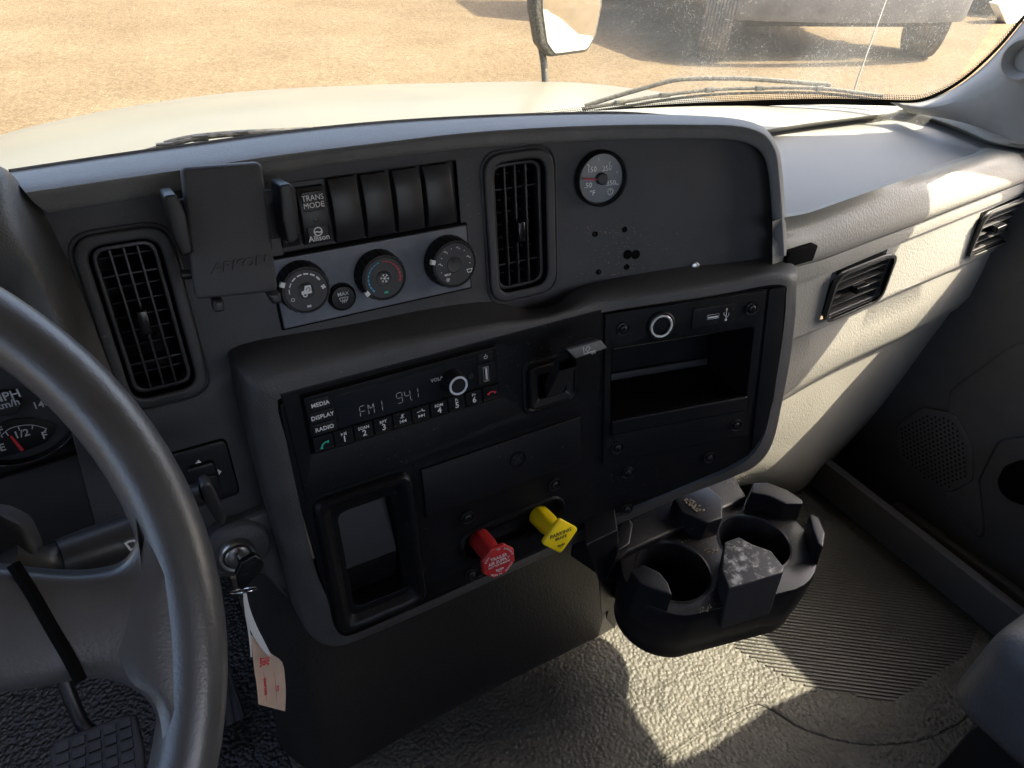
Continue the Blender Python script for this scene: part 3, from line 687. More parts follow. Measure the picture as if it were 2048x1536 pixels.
def vent(parent, fr, outer, inner, grille, nvert, hb, tab, part='air_vent', horiz=False, lab=None, rear=9, mo=None, mg=None):
    mo = mo or m_panel; mg = mg or m_slat
    """outer frame rect, recess rect, grille rect in frame units (u0,v0,u1,v1); hb = height of the panel face"""
    ro, ri, rg = outer, inner, grille
    rad = min(ro[2] - ro[0], ro[3] - ro[1]) * .28
    f = obj(part, plate(fr, rect(ro, rad), hb + .004, .006, holes=[rect(ri, rad * .72)], bev=.0022), mo, parent, label=lab)
    top = rect(ri, rad * .72); bot = [((p[0] - (ri[0] + ri[2]) / 2) * .92 + (ri[0] + ri[2]) / 2, (p[1] - (ri[1] + ri[3]) / 2) * .96 + (ri[1] + ri[3]) / 2) for p in top]
    obj('duct', well(fr, top, bot, hb + .002, hb - .04), m_deep, f)
    w_ = .0034; hg = hb - .003
    obj('grille_frame', plate(fr, rect(rg, rad * .6), hg, .010, holes=[rect(shrink(rg, w_), rad * .45)], bev=.0008), mg, f)
    a, b_ = (1, 3) if not horiz else (0, 2)
    for k in range(1, nvert + 1):
        if not horiz:
            u = rg[0] + w_ + (rg[2] - rg[0] - 2 * w_) * k / (nvert + 1)
            obj('slat', fbox(fr, u - .0009, rg[1] + w_, u + .0009, rg[3] - w_, hg - .010, hg - .0005, .0003), mg, f)
        else:
            v = rg[1] + w_ + (rg[3] - rg[1] - 2 * w_) * k / (nvert + 1)
            obj('slat', fbox(fr, rg[0] + w_, v - .0009, rg[2] - w_, v + .0009, hg - .010, hg - .0005, .0003), mg, f)
    for k in range(1, rear):
        if not horiz:
            v = rg[1] + (rg[3] - rg[1]) * k / rear
            hh = -.005 if k in (2, rear - 2) else -.016
            obj('rear_vane', fbox(fr, rg[0] + w_, v - .0008, rg[2] - w_, v + .0008, hg - .022, hg + hh, .0003), mg if k in (2, rear - 2) else m_blk, f)
        else:
            u = rg[0] + (rg[2] - rg[0]) * k / rear
            obj('rear_vane', fbox(fr, u - .0008, rg[1] + w_, u + .0008, rg[3] - w_, hg - .022, hg - .011, .0003), m_blk, f)
    u, v = tab
    if not horiz: obj('adjuster', fbox(fr, u - .004, v - .010, u + .004, v + .010, hg - .004, hg + .009, .0015), m_gloss, f)
    else: obj('adjuster', fbox(fr, u - .011, v - .0045, u + .011, v + .0045, hg - .004, hg + .009, .0015), m_gloss, f)
    return f
for fr, a, b_, lab in VENTS:
    vent(dash, fr, (-a - .0012, -b_ - .0012, a + .0012, b_ + .0012), (-a, -b_, a, b_), (-a + .001, -b_ + .001, a - .001, b_ - .001), 4, .004, (0, 0), horiz=True, lab=lab, rear=4, mo=m_ventp, mg=m_ventp)

# ================================================================== UPPER FASCIA
up_poly = [(40, 372), (300, 350), (620, 310), (900, 284), (1100, 270), (1480, 262), (1550, 290), (1575, 540), (1400, 560), (1150, 640), (900, 690), (640, 740), (510, 760), (560, 1035), (330, 1085), (200, 1085), (100, 700)]
LV = aabb([(150, 488), (330, 462), (412, 778), (262, 806)], HU); LV = (LV[0], LV[1], LV[2], LV[3])
def midrect(l, r, t, b, fr): return (fr.inv(*l, HU + .003)[0], fr.inv(*t, HU + .003)[1], fr.inv(*r, HU + .003)[0], fr.inv(*b, HU + .003)[1])
lv_o = midrect((184, 651), (394, 651), (234, 456), (332, 812), S); lv_o = shrink(lv_o, .002)
lv_i = shrink(lv_o, .0090)
lv_g = shrink(lv_i, .0022)
cv_o = midrect((970, 439), (1107, 439), (1037, 297), (1050, 598), SU); cv_o = shrink(cv_o, .002); cv_i = shrink(cv_o, .0088); cv_g = shrink(cv_i, .0018)
sw = aabb([(556, 375), (905, 317), (928, 452), (556, 512)], HU)
upl = uvs(up_poly, HU, SU)
obj('upper_fascia', plate(SU, upl, HU, .012, holes=[rect(shrink(lv_i, -.001), .012), rect(shrink(cv_i, -.001), .012), rect(sw, .002)], bev=.001), m_panel, dash)
vent(dash, SU, lv_o, lv_i, lv_g, 3, HU, ((lv_g[0] + lv_g[2]) / 2 - .001, (lv_g[1] + lv_g[3]) / 2), lab='tall slatted air vent nearest the steering wheel', rear=10)
vent(dash, SU, cv_o, cv_i, cv_g, 3, HU, ((cv_g[0] + cv_g[2]) / 2, (cv_g[1] + cv_g[3]) / 2 + .004), lab='tall slatted air vent left of the round gauge', rear=10)
for rc in (lv_o, cv_o):  # raised line around each vent
    obj('vent_surround', plate(SU, rect(shrink(rc, -.0032), .022, 8), HU + .0015, .004, holes=[rect(shrink(rc, -.0008), .0195, 8)], bev=.0014), m_panel, dash)
# brow over the fascia
bA = [(95, 425), (250, 400), (400, 372), (560, 345), (740, 318), (930, 297), (1100, 285), (1250, 279), (1380, 277), (1460, 279), (1505, 290), (1528, 312), (1538, 350), (1545, 430), (1551, 512)]
bB = [(68, 405), (240, 376), (400, 349), (560, 323), (740, 297), (930, 275), (1100, 264), (1250, 259), (1380, 258), (1470, 262), (1520, 276), (1543, 305), (1551, 350), (1557, 430), (1563, 512)]
bC = [(45, 378), (240, 350), (400, 328), (560, 304), (740, 283), (930, 262), (1100, 251), (1250, 246), (1380, 246), (1475, 249), (1528, 266), (1553, 303), (1560, 350), (1566, 430), (1570, 512)]
bD = [(20, 347), (240, 314), (400, 292), (560, 270), (740, 251), (930, 238), (1100, 231), (1250, 229), (1390, 231), (1480, 240), (1530, 259), (1556, 300), (1565, 350), (1570, 430), (1574, 512)]
hs = [(bA, HU + .0005), (bA, HU + .012), (bB, HU + .020), (bC, HU + .022)]
rings = [P0(L, h, SU) for L, h in hs]
k_ = len(bD)
dd = [HU - .03] * 9 + [HU - .02, HU - .008, HU + .0, HU + .005, HU + .008, HU + .01]
rings.append([SU.pos(*SU.inv(x, y, h), h) for (x, y), h in zip(bD, dd)])
rings.append([p + Vector((0, .006, -.02)) for p in rings[-1]])
rings.append([p + (Vector((0, .05, -.2)) if i < 8 else Vector((0, .03, -.12)) if i < 11 else Vector((0, .07, -.02))) for i, p in enumerate(rings[-1])])
obj('brow', loft(rings, k=6, kr=4), m_brow, dash)
# groove line under the brow, over switches
# drilled holes, seam and leftovers on the blank right part
for (x, y), r_ in (((1195, 467), .0022), ((1249, 459), .0024), ((1201, 543), .0022), ((1253, 534), .0026)):
    u, v = SU.inv(x, y, HU); obj('screw_hole', lathe(SU, u, v, [(r_ + .0008, HU + .0001), (r_ + .0006, HU + .0008), (r_, HU + .0004), (.0001, HU + .0003)], 14), m_deep, dash)
for x in (1255, 1271):
    u, v = SU.inv(x, 509, HU); obj('drilled_hole', lathe(SU, u, v, [(.0052, HU + .0001), (.0052, HU + .0005), (.0001, HU + .0004)], 20), m_deep, dash)
u, v = SU.inv(1389, 531, HU); obj('clip_button', lathe(SU, u, v, [(.005, HU), (.0045, HU + .003), (.002, HU + .004), (.0001, HU + .004)], 20), m_steel, dash)
gm = bmesh.new()
for cx, cy, wx, wy, n in ((1225, 560, 34, 9, 150), (1215, 462, 30, 8, 60), (1240, 505, 30, 28, 60), (760, 640, 130, 14, 60), (1060, 640, 90, 14, 60)):
    for i in range(n):
        x, y = cx + random.gauss(0, wx), cy + random.gauss(0, wy)
        if y < 552 or cx < 1180: u_, v_ = SU.inv(x, y, HU); hh_ = HU + .0004
        else: continue
        if cx < 1180: continue
        r_ = random.uniform(.0003, .0007); p_ = [SU.pos(u_ + r_ * math.cos(k * 2.1), v_ + r_ * math.sin(k * 2.1), hh_) for k in range(3)]
        gm.faces.new([gm.verts.new(q_) for q_ in p_])
o = obj('dust_specks', gm, m_dirt, dash, smooth=0); o['kind'] = 'stuff'
obj('sticker_edge', ribbon(SU, [SU.inv(1258, 452, HU), SU.inv(1262, 500, HU), SU.inv(1266, 545, HU)], .0006, HU + .0003), m_house, dash)
# binnacle hood at the far left
q1 = [(-60, 300), (-20, 325), (18, 345), (52, 386), (88, 430), (118, 490), (150, 560), (182, 640), (212, 720), (245, 800), (300, 900)]
q2 = [(-80, 330), (-30, 350), (8, 365), (40, 410), (72, 460), (98, 515), (126, 580), (152, 650), (180, 725), (212, 810), (260, 905)]
q3 = [(-90, 470), (-40, 470), (0, 472), (26, 484), (52, 512), (78, 548), (100, 595), (128, 655), (156, 730), (190, 812), (235, 905)]
q4 = [(-90, 560), (-40, 556), (0, 555), (24, 560), (46, 566), (66, 585), (88, 615), (112, 660), (142, 733), (176, 815), (220, 905)]
q5 = [(-90, 600), (-40, 596), (0, 592), (20, 594), (40, 598), (60, 615), (80, 640), (104, 680), (134, 745), (168, 822), (212, 905)]
obj('binnacle_hood', loft([P0(q1, HU), P0(q1, HU + .01), P0(q2, HU + .035), P0(q3, HU + .06), P0(q4, HU + .055), P0(q5, HU + .03), P0(q5, HU - .03)], k=4, kr=4), mat('binnacle_plastic', (.075, .076, .074), .5, .3, 700, 'voronoi', var=.1), dash)
# left-most lower dashboard behind the wheel
obj('driver_lower_panel', plate(S, rpoly(uvs([(-250, 1010), (0, 960), (190, 900), (330, 880), (545, 1022), (430, 1075), (300, 1180), (0, 1240), (-250, 1290)], HU - .002), .005), HU - .004, .02, bev=.002), m_blk, dash)

# ---- switch bank
obj('switch_recess', well(S, rect(sw, .002), rect(sw, .002), HU, HU - .006), m_blk, dash)
def rocker(fr, L, h, name='switch_blank', lab=None, top=.005, inset=.0003):
    a = shrink(aabb(L, h), inset); seg = 14; rows = []
    for i in range(seg + 1):
        t = i / seg; v = a[1] + (a[3] - a[1]) * t
        hh = h - .002 + top * (1 - (abs(2 * t - 1)) ** 2.6)
        rows.append([fr.pos(a[0], v, h - .012), fr.pos(a[0], v, hh - .0012), fr.pos(a[0] + .0004, v, hh - .0004), fr.pos(a[0] + .0014, v, hh), fr.pos(a[2] - .0014, v, hh), fr.pos(a[2] - .0004, v, hh - .0004), fr.pos(a[2], v, hh - .0012), fr.pos(a[2], v, h - .012)])
    return obj(name, loft(rows), m_slat, dash, label=lab), a
blanks = [((1030, 232), (1197, 210), (1262, 582), (1100, 602)), ((1222, 207), (1382, 187), (1446, 552), (1283, 572)), ((1405, 182), (1562, 162), (1620, 522), (1468, 542)), ((1585, 157), (1742, 138), (1796, 492), (1640, 510))]
for L in blanks: rocker(S, zC(*L), HU + .002)
tm, ta = rocker(S, zC((855, 285), (1020, 264), (1066, 592), (905, 622)), HU + .002, 'mode_switch', 'printed switch with white lettering', .005)
uc = (ta[0] + ta[2]) / 2; vh = ta[3] - ta[1]
hh = HU + .0058
obj('label_field', plate(S, rect((ta[0] + .003, ta[1] + .06 * vh, ta[2] - .003, ta[1] + .40 * vh), .001), hh, .0022, bev=.0003), m_blk, tm)
text(tm, S, 'TRANS', uc, ta[1] + .17 * vh, hh + .0002, .0066, m_white, xs=.9, bold=.0); text(tm, S, 'MODE', uc, ta[1] + .30 * vh, hh + .0002, .0066, m_white, xs=.95, bold=.0)
obj('indicator', plate(S, rect((uc - .0022, ta[1] + .54 * vh, uc + .0022, ta[1] + .58 * vh), .0005), hh, .002, bev=.0002), m_gloss, tm)
obj('label_field', plate(S, rect((ta[0] + .003, ta[1] + .68 * vh, ta[2] - .003, ta[1] + .96 * vh), .001), hh - .0006, .0022, bev=.0003), m_blk, tm)
hl = hh - .0004
obj('emblem', plate(S, circ(uc, ta[1] + .77 * vh, .0039), hl, .0006, holes=[circ(uc, ta[1] + .77 * vh, .0029)], bev=.0001), m_white, tm)
text(tm, S, '~', uc, ta[1] + .77 * vh, hl, .011, m_white)
text(tm, S, 'Allison', uc, ta[1] + .89 * vh, hl, .0066, m_white, bold=.01)
s2, a2 = rocker(S, zC((740, 300), (838, 288), (880, 622), (760, 640)), HU + .002, 'hidden_switch', None, .004)
text(s2, S, '~~', a2[2] - .008, a2[3] - .006, HU + .0045, .007, m_white)

# ================================================================== CLIMATE CONTROLS
ca = aabb(zC((745, 690), (1832, 512), (1891, 868), (752, 1098)), HU + .002)
ca = aabb([(552, 514), (926, 455), (946, 576), (556, 656)], HU + .002)
cl = thing('climate_control_panel', S.pos((ca[0] + ca[2]) / 2, ca[3], HU), 'brushed grey climate panel with three black rotary knobs below the switch blanks', 'climate controls')
obj('face_plate', plate(S, rect(ca, .0012), HU + .0035, .004, bev=.0006), m_silver, cl)
obj('plate_gap', plate(S, rect(shrink(ca, -.0022), .0015), HU + .0006, .0012, bev=.0002), m_deep, cl)
HP = HU + .0035
def arcdash(fr, u, v, r, a0, a1, n, wd, h, fill=.72, w2=None):
    bms = []
    for i in range(n):
        s = a0 + (a1 - a0) * i / n; e = s + (a1 - a0) / n * fill; w_ = wd + ((w2 or wd) - wd) * i / max(n - 1, 1)
        bms.append(ribbon(fr, [(u + r * math.cos(s + (e - s) * k / 4), v + r * math.sin(s + (e - s) * k / 4)) for k in range(5)], w_, h))
    return join(*bms)
def ang(fr, c, p, h):
    u, v = fr.inv(*p, h); return math.atan2(v - c[1], u - c[0])
def knob(cpx, facepx_r, ptr, lab):
    hk = .016
    u, v = S.inv(*cpx, HP + hk)
    e1 = S.inv(cpx[0] + facepx_r, cpx[1], HP + hk); r = abs(e1[0] - u) * .95
    k = obj('knob', lathe(S, u, v, [(r * 1.22, HP), (r * 1.20, HP + .004), (r * 1.17, HP + hk - .003), (r * 1.10, HP + hk), (r * 1.03, HP + hk), (r * 1.0, HP + hk - .0008), (.0001, HP + hk - .0008)], 144, knurl=24, kd=.0011, kr=(1, 2)), m_blk, cl, label=lab)
    obj('knob_face', lathe(S, u, v, [(r * .99, HP + hk - .0009), (r * .98, HP + hk - .0002), (.0001, HP + hk - .0002)], 48), m_panel, k)
    obj('centre_disc', lathe(S, u, v, [(r * .40, HP + hk - .0002), (r * .37, HP + hk + .0003), (r * .35, HP + hk), (.0001, HP + hk)], 32), m_panel, k)
    a = ang(S, (u, v), ptr, HP + hk)
    d = Vector((math.cos(a), math.sin(a))); n = Vector((-d.y, d.x)); c = Vector((u, v))
    q = [c + d * r * 1.0 - n * .0022, c + d * r * 1.215 - n * .0022, c + d * r * 1.215 + n * .0022, c + d * r * 1.0 + n * .0022]
    obj('pointer', plate(S, [tuple(x) for x in q], HP + hk + .0006, .004, bev=.0004), m_white, k)
    return k, u, v, r, HP + hk + .0002
def star(fr, u, v, r, h, w_=.0005):
    b = []
    for i in range(3):
        a = i * math.pi / 3 + .2; d = (math.cos(a), math.sin(a))
        b.append(ribbon(fr, [(u - r * d[0], v - r * d[1]), (u + r * d[0], v + r * d[1])], w_, h))
    for i in range(6):
        a = i * math.pi / 3 + .2; c = (u + .65 * r * math.cos(a), v + .65 * r * math.sin(a))
        for s in (.9, -.9): b.append(ribbon(fr, [c, (c[0] + .35 * r * math.cos(a + s), c[1] + .35 * r * math.sin(a + s))], w_, h))
    return join(*b)
k1, u, v, r, h = knob(zC((915, 880))[0], 46, zC((778, 850))[0], 'fan speed knob with white arc and truck symbol')
obj('scale_marks', arcdash(S, u, v, r * .78, R(178), R(338), 7, .0007, h, w2=.0016), m_white, k1)
obj('off_mark', plate(S, circ(u - r * .68, v + r * .32, .0016, 18), h + .0002, .0004, holes=[circ(u - r * .68, v + r * .32, .0011, 18)], bev=.0001), m_white, k1)
def fan(u, v, r, h): return join(*[ribbon(S, [(u, v), (u + r * math.cos(a) * .9, v + r * math.sin(a) * .9)], r * .7, h) for a in (R(20), R(110), R(200), R(290))])
obj('fan_symbol', fan(u + r * .80, v - r * .02, .0023, h), m_white, k1)
obj('truck_symbol', join(poly_bm(S, [(u - .0045, v + .003), (u - .0045, v + .0002), (u - .002, v - .0004), (u - .0008, v - .0042), (u + .0042, v - .0042), (u + .0042, v + .003)], h + .0004)), m_white, k1)
obj('truck_wheel_symbol', plate(S, circ(u - .0018, v + .0034, .0021, 20), h + .0011, .0004, holes=[circ(u - .0018, v + .0034, .0011, 20)], bev=.0001), m_white, k1)
obj('symbol_arrow', arcdash(S, u + .0015, v - .0008, .0017, R(-200), R(80), 1, .0006, h + .0009, 1), m_ink, k1)
obj('indicator', plate(S, rect((u - .0018, v + r * .72, u + .0018, v + r * .82), .0003), h + .0003, .0005, bev=.0001), m_wprint, k1)
k2, u, v, r, h = knob(zC((1372, 808))[0], 42, zC((1272, 902))[0], 'temperature knob with blue and red arc')
obj('cold_scale', arcdash(S, u, v, r * .80, R(135), R(262), 9, .0015, h, w2=.0008), m_blue, k2)
obj('warm_scale', arcdash(S, u, v, r * .80, R(268), R(385), 9, .0007, h, w2=.0016), m_red, k2)
obj('snowflake_symbol', star(S, u, v, .0042, h + .0006), m_white, k2)
obj('indicator', plate(S, rect((u - .0018, v + r * .66, u + .0018, v + r * .76), .0003), h + .0003, .0005, bev=.0001), m_green, k2)
k3, u, v, r, h = knob(zC((1785, 728))[0], 41, zC((1650, 718))[0], 'air direction knob with figure symbols')
obj('snowflake_symbol', star(S, u - r * .42, v + r * .66, .002, h, .0004), m_white, k3)
text(k3, S, 'MAX', u - r * .42, v + r * .42, h, .003, m_white)
def figure(u, v, h, s):
    P = lambda *q: [(u + a * s, v + b_ * s) for a, b_ in q]
    return join(ribbon(S, P((-.2, -.5), (.2, .1), (.9, .1), (1.1, .8)), .0006, h), ribbon(S, P((-.2, -1), (-.2, -.6)), .0009, h), ribbon(S, P((-1.2, -.5), (-.6, -.5)), .0006, h))
for (a, rr) in ((R(188), .74), (R(236), .76), (R(286), .76), (R(342), .74)):
    obj('airflow_symbol', figure(u + r * rr * math.cos(a), v + r * rr * math.sin(a), h, .0017), m_white, k3)
obj('windscreen_symbol', plate(S, rpoly([(u + r * .55, v + r * .33), (u + r * .88, v + r * .33), (u + r * .80, v + r * .52), (u + r * .62, v + r * .52)], .0004), h + .0002, .0003, holes=[rpoly([(u + r * .60, v + r * .37), (u + r * .83, v + r * .37), (u + r * .78, v + r * .48), (u + r * .64, v + r * .48)], .0003)], bev=.0001), m_white, k3)
obj('scale_dots', join(*[ribbon(S, [(u + r * .74 * math.cos(a), v + r * .74 * math.sin(a)), (u + r * .79 * math.cos(a), v + r * .79 * math.sin(a))], .0007, h) for a in (R(160), R(212), R(261), R(312), R(5))]), m_white, k3)
u, v = S.inv(*zC((1132, 925))[0], HP + .006)
mb = obj('max_defrost_button', lathe(S, u, v, [(.0125, HP), (.0125, HP + .0035), (.0112, HP + .005), (.0105, HP + .0045), (.0102, HP + .006), (.0001, HP + .0066)], 48), m_blk, cl, label='small round button printed MAX')
text(mb, S, 'MAX', u, v - .0042, HP + .0072, .0048, m_wprint)
obj('defrost_symbol', plate(S, rpoly([(u - .0045, v - .0012), (u + .0045, v - .0012), (u + .0030, v + .0026), (u - .0030, v + .0026)], .0008), HP + .0072, .0003, holes=[rpoly([(u - .0036, v - .0006), (u + .0036, v - .0006), (u + .0025, v + .002), (u - .0025, v + .002)], .0006)], bev=.0001), m_wprint, mb)
obj('defrost_arrows', join(*[ribbon(S, [(u + d, v - .0002), (u + d + .0003, v + .0015), (u + d - .0002, v + .0042)], .0005, HP + .0075) for d in (-.0015, 0, .0015)]), m_wprint, mb)

# ================================================================== TEMPERATURE GAUGE
gu, gv = SU.inv(1208, 357, HU + .006); e_ = SU.inv(1261, 357, HU + .006); gr = abs(e_[0] - gu) * .97
e2 = SU.inv(1208, 412, HU + .006); gr = (gr + abs(e2[1] - gv)) / 2
tg = thing('temperature_gauge', SU.pos(gu, gv + gr, HU), 'round grey temperature gauge with red needle set in the blank panel right of the vent', 'gauge')
# flat frame at the gauge so the disc stays flat
G = PF(SU.pos(gu, gv, 0), SU.pos(gu + .01, gv, 0) - SU.pos(gu - .01, gv, 0), SU.D); G.n = G.n if G.n.y < 0 else -G.n
obj('bezel', lathe(G, 0, 0, [(gr, HU - .008), (gr, HU + .005), (gr * .985, HU + .008), (gr * .93, HU + .0095), (gr * .90, HU + .009), (gr * .875, HU + .006), (gr * .87, HU + .0035), (.0001, HU + .0035)], 64), m_blk, tg)
obj('dial_face', lathe(G, 0, 0, [(gr * .86, HU + .0036), (.0001, HU + .0037)], 48), m_gface, tg)
obj('hub', lathe(G, 0, .0, [(gr * .22, HU + .0037), (gr * .21, HU + .0075), (gr * .17, HU + .0085), (.0001, HU + .0085)], 32), m_slat, tg)
def dg(px, py):
    a = zD((px, py))[0]; return G.inv(a[0], a[1], HU + .004)
hg = HU + .0042
for s, p, z in (('150', (830, 408), .0072), ('250', (918, 400), .0072), ('50', (812, 500), .0072), ('350', (942, 486), .0072), ('°F', (833, 545), .0072)):
    u, v = dg(*p); text(tg, G, s, u, v, hg, z, m_white)
for a, b_, w_ in (((806, 375), (816, 392), .001), ((869, 340), (871, 354), .0007), ((938, 360), (929, 380), .001), ((972, 424), (982, 419), .0007), ((968, 490), (986, 494), .0009), ((790, 512), (786, 515), .0009)):
    obj('tick', ribbon(G, [dg(*a), dg(*b_)], w_, hg), m_white, tg)
obj('needle', ribbon(G, [dg(778, 459), dg(880, 466)], .0014, HU + .0065), m_red, tg)
u, v = dg(937, 536)
obj('gear_symbol', join(plate(G, circ(u, v, .0031, 20), hg + .0002, .0003, holes=[circ(u, v, .0024, 20)], bev=.0001), arcdash(G, u, v, .0036, 0, 2 * math.pi, 12, .0008, hg, .5)), m_white, tg)
text(tg, G, '!', u, v, hg, .005, m_white)

# ================================================================== LOWER CONSOLE HOUSING
top_r = [(1568, 577), (1450, 595), (1330, 612), (1212, 630), (1120, 652), (1000, 686), (860, 722), (720, 760), (600, 790)]
# stations run from the bottom left corner up, over the top, down the right side and back along the bottom
r_in = [(655, 1200), (628, 1130), (600, 1010), (572, 880), (556, 815), (575, 790), (720, 752), (860, 714), (985, 682), (1060, 660), (1120, 645), (1212, 622), (1330, 604), (1450, 586), (1560, 569), (1572, 600), (1562, 700), (1545, 800), (1528, 872), (1500, 915), (1455, 942), (1330, 992), (1180, 1058), (1020, 1130), (852, 1206), (740, 1255), (690, 1272), (668, 1250)]
r_sh = [(628, 1212), (600, 1135), (568, 1015), (535, 880), (515, 800), (535, 756), (715, 708), (860, 676), (985, 650), (1060, 640), (1120, 626), (1205, 600), (1330, 583), (1450, 566), (1572, 549), (1584, 590), (1576, 700), (1557, 805), (1538, 880), (1508, 924), (1460, 949), (1333, 999), (1183, 1065), (1022, 1137), (854, 1213), (738, 1263), (680, 1283), (645, 1262)]
r_md = [(600, 1222), (572, 1140), (540, 1015), (505, 880), (484, 770), (500, 722), (710, 680), (860, 652), (985, 634), (1060, 632), (1118, 618), (1175, 584), (1330, 562), (1450, 548), (1582, 533), (1592, 590), (1582, 700), (1562, 810), (1543, 888), (1512, 930), (1463, 954), (1335, 1004), (1185, 1070), (1024, 1142), (856, 1218), (736, 1270), (668, 1292), (622, 1272)]
r_ou = [(572, 1180), (556, 1100), (526, 1000), (490, 860), (462, 740), (482, 690), (700, 650), (860, 618), (978, 604), (1052, 618), (1112, 606), (1150, 574), (1330, 536), (1450, 524), (1570, 512), (1594, 570), (1584, 700), (1563, 812), (1543, 890), (1512, 932), (1463, 956), (1335, 1006), (1185, 1072), (1024, 1144), (856, 1220), (734, 1272), (664, 1294), (606, 1262)]
n_ = len(r_in)
h_in = [0] * n_
h_sh = [-.003] * n_
h_md = [-.016 if i < 5 else (-.02 if i < 15 else -.008) for i in range(n_)]
h_ou = []
for i in range(n_):
    if i < 5: h_ou.append(-.049)
    elif i < 15: h_ou.append(HU + .0005)
    elif i < 21: h_ou.append(-.02)
    else: h_ou.append(-.016)
# right and bottom flanks run straight back from their edge
def PV(L, hs_): return [S.pos(*S.inv(x, y, h), h) for (x, y), h in zip(L, hs_)]
g0 = PV(r_in, h_in); g1 = PV(r_sh, h_sh); g2 = PV(r_md, h_md)
g3 = []
for i, ((x, y), h) in enumerate(zip(r_ou, h_ou)):
    if i < 15: g3.append(S.pos(*S.inv(x, y, h), h))
    else: g3.append(g2[i] + (Vector((0, .022, .0))))
g4 = []
for i in range(n_):
    if i < 5: g4.append(g3[i] + Vector((.004, .03, 0)))
    elif i < 15: g4.append(g3[i] + Vector((0, .02, -.002)))
    else: g4.append(g3[i] + Vector((-.002, .10, .0)))
hbm = loft([g0, g1, g2, g3, g4], closed=True, k=5, kr=4)
obj('console_housing', hbm, m_house, dash)
# face of the housing: seated plates
fin = uvs(r_in, 0)
LP = shrink
def face(name, pts, r=.0015, h=.0006, th=.004, holes=(), m=None, px=True, lab=None, parent=None):
    q = uvs(pts, 0) if px else pts
    return obj(name, plate(S, rpoly(q, r), h, th, holes=holes, bev=.0009), m or m_low, parent or dash, label=lab)
bk = uvs([(1565, 574), (1566, 640), (1548, 790), (1528, 870), (1498, 912), (1452, 938), (1330, 989), (1180, 1055), (1020, 1126), (850, 1202), (740, 1250), (690, 1268), (664, 1245), (655, 1200), (600, 1010), (560, 815), (575, 794), (720, 757), (860, 719), (985, 686), (1120, 650), (1212, 627)], 0)
# key rectangles in face units
ra = aabb([(600, 790), (990, 689), (997, 795), (625, 905)], .001)          # radio
da = aabb([(840, 937), (1160, 832), (1162, 925), (850, 1035)], .001)       # drawer
pa = aabb(zB((190, 365), (800, 180), (872, 960), (350, 1175)), .001)       # left tray frame
pi_ = aabb(zB((340, 462), (640, 355), (752, 905), (440, 1050)), .0)
pi_ = (pa[0] + .024, pa[1] + .026, pa[2] - .018, pa[3] - .026)
ta_ = aabb([(1214, 629), (1533, 579.5), (1496.5, 870), (1200, 928)], .001)  # right tray plate
ti = aabb(zE((170, 530), (1240, 370), (1190, 885), (150, 1085)), 0)
rv0 = S.inv(*zB((1190, 620))[0], 0); rv1 = S.inv(*zB((1625, 440))[0], 0)
lb = aabb(zA((1480, 275), (1775, 205), (1770, 490), (1495, 535)), 0.0)
vr = .0155
def stadium(a, b_, r, n=12):
    a, b_ = Vector(a), Vector(b_); d = (b_ - a).normalized(); an = math.atan2(d.y, d.x); o_ = []
    for i in range(n + 1): t = an + math.pi / 2 + math.pi * i / n; o_.append((a.x + r * math.cos(t), a.y + r * math.sin(t)))
    for i in range(n + 1): t = an - math.pi / 2 + math.pi * i / n; o_.append((b_.x + r * math.cos(t), b_.y + r * math.sin(t)))
    return o_
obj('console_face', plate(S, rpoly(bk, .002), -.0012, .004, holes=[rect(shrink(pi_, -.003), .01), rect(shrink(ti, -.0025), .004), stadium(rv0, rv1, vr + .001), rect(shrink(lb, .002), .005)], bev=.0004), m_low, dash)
u_l = pa[2] + .0035
face('radio_trim', [(fin[4][0] + .003, ra[1] - .006), (U0 - .006, ra[1] - .006), (U0 - .006, da[1] - .004), (u_l, da[1] - .004), (u_l, pa[1] - .004), (pa[0] - .004, pa[1] - .004), (pa[0] - .006, ra[1] - .004)], px=False, r=.001, holes=[rect(ra, .001), rect(shrink(lb, .002), .005)])
# drawer
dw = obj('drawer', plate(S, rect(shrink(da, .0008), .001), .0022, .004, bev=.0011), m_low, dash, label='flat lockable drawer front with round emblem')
u, v = S.inv(1035, 918, .002); obj('latch', lathe(S, u, v, [(.0092, .001), (.0092, .0034), (.0082, .0034), (.0078, .0018), (.0001, .0018)], 32), m_gloss, dw)
obj('latch_cross', join(ribbon(S, [(u - .005, v - .005), (u + .005, v + .005)], .0014, .003), ribbon(S, [(u + .005, v - .005), (u - .005, v + .005)], .0014, .003)), m_slat, dw)
for (x, y) in ((1064, 915), (1124, 894)):
    a, b_ = S.inv(x, y, .002); obj('rivet', lathe(S, a, b_, [(.0014, .002), (.001, .003), (.0001, .0032)], 10), m_slat, dw)
# left tray
def rr(a, r): return rect(a, r, 8)
obj('tray_surround', loft([[S.pos(*p, h) for p in rr(shrink(pa, s), max(.014 - s * .3, .004))] for s, h in ((0, -.001), (.001, .004), (.003, .0065), (.007, .0068), (.011, .004), (.016, -.002), (.0205, -.006), (.021, -.03))], closed=True), m_low, dash)
top = rr(shrink(pi_, -.003), .008)
tt = shrink(pa, .0208)
T0 = rr(tt, .008)
obj('coin_tray', well(S, T0, [(p[0], p[1] - .0) for p in T0], -.006, -.032), m_low, dash)
tr = bmesh.new(); a = tt
pts_ = [(a[0] + .001, a[1] + .002, -.026), (a[2] - .001, a[1] + .002, -.026), (a[2] - .001, a[1] + (a[3] - a[1]) * .62, -.010), (a[0] + .001, a[1] + (a[3] - a[1]) * .62, -.010)]
tr.faces.new([tr.verts.new(S.pos(*p)) for p in pts_])
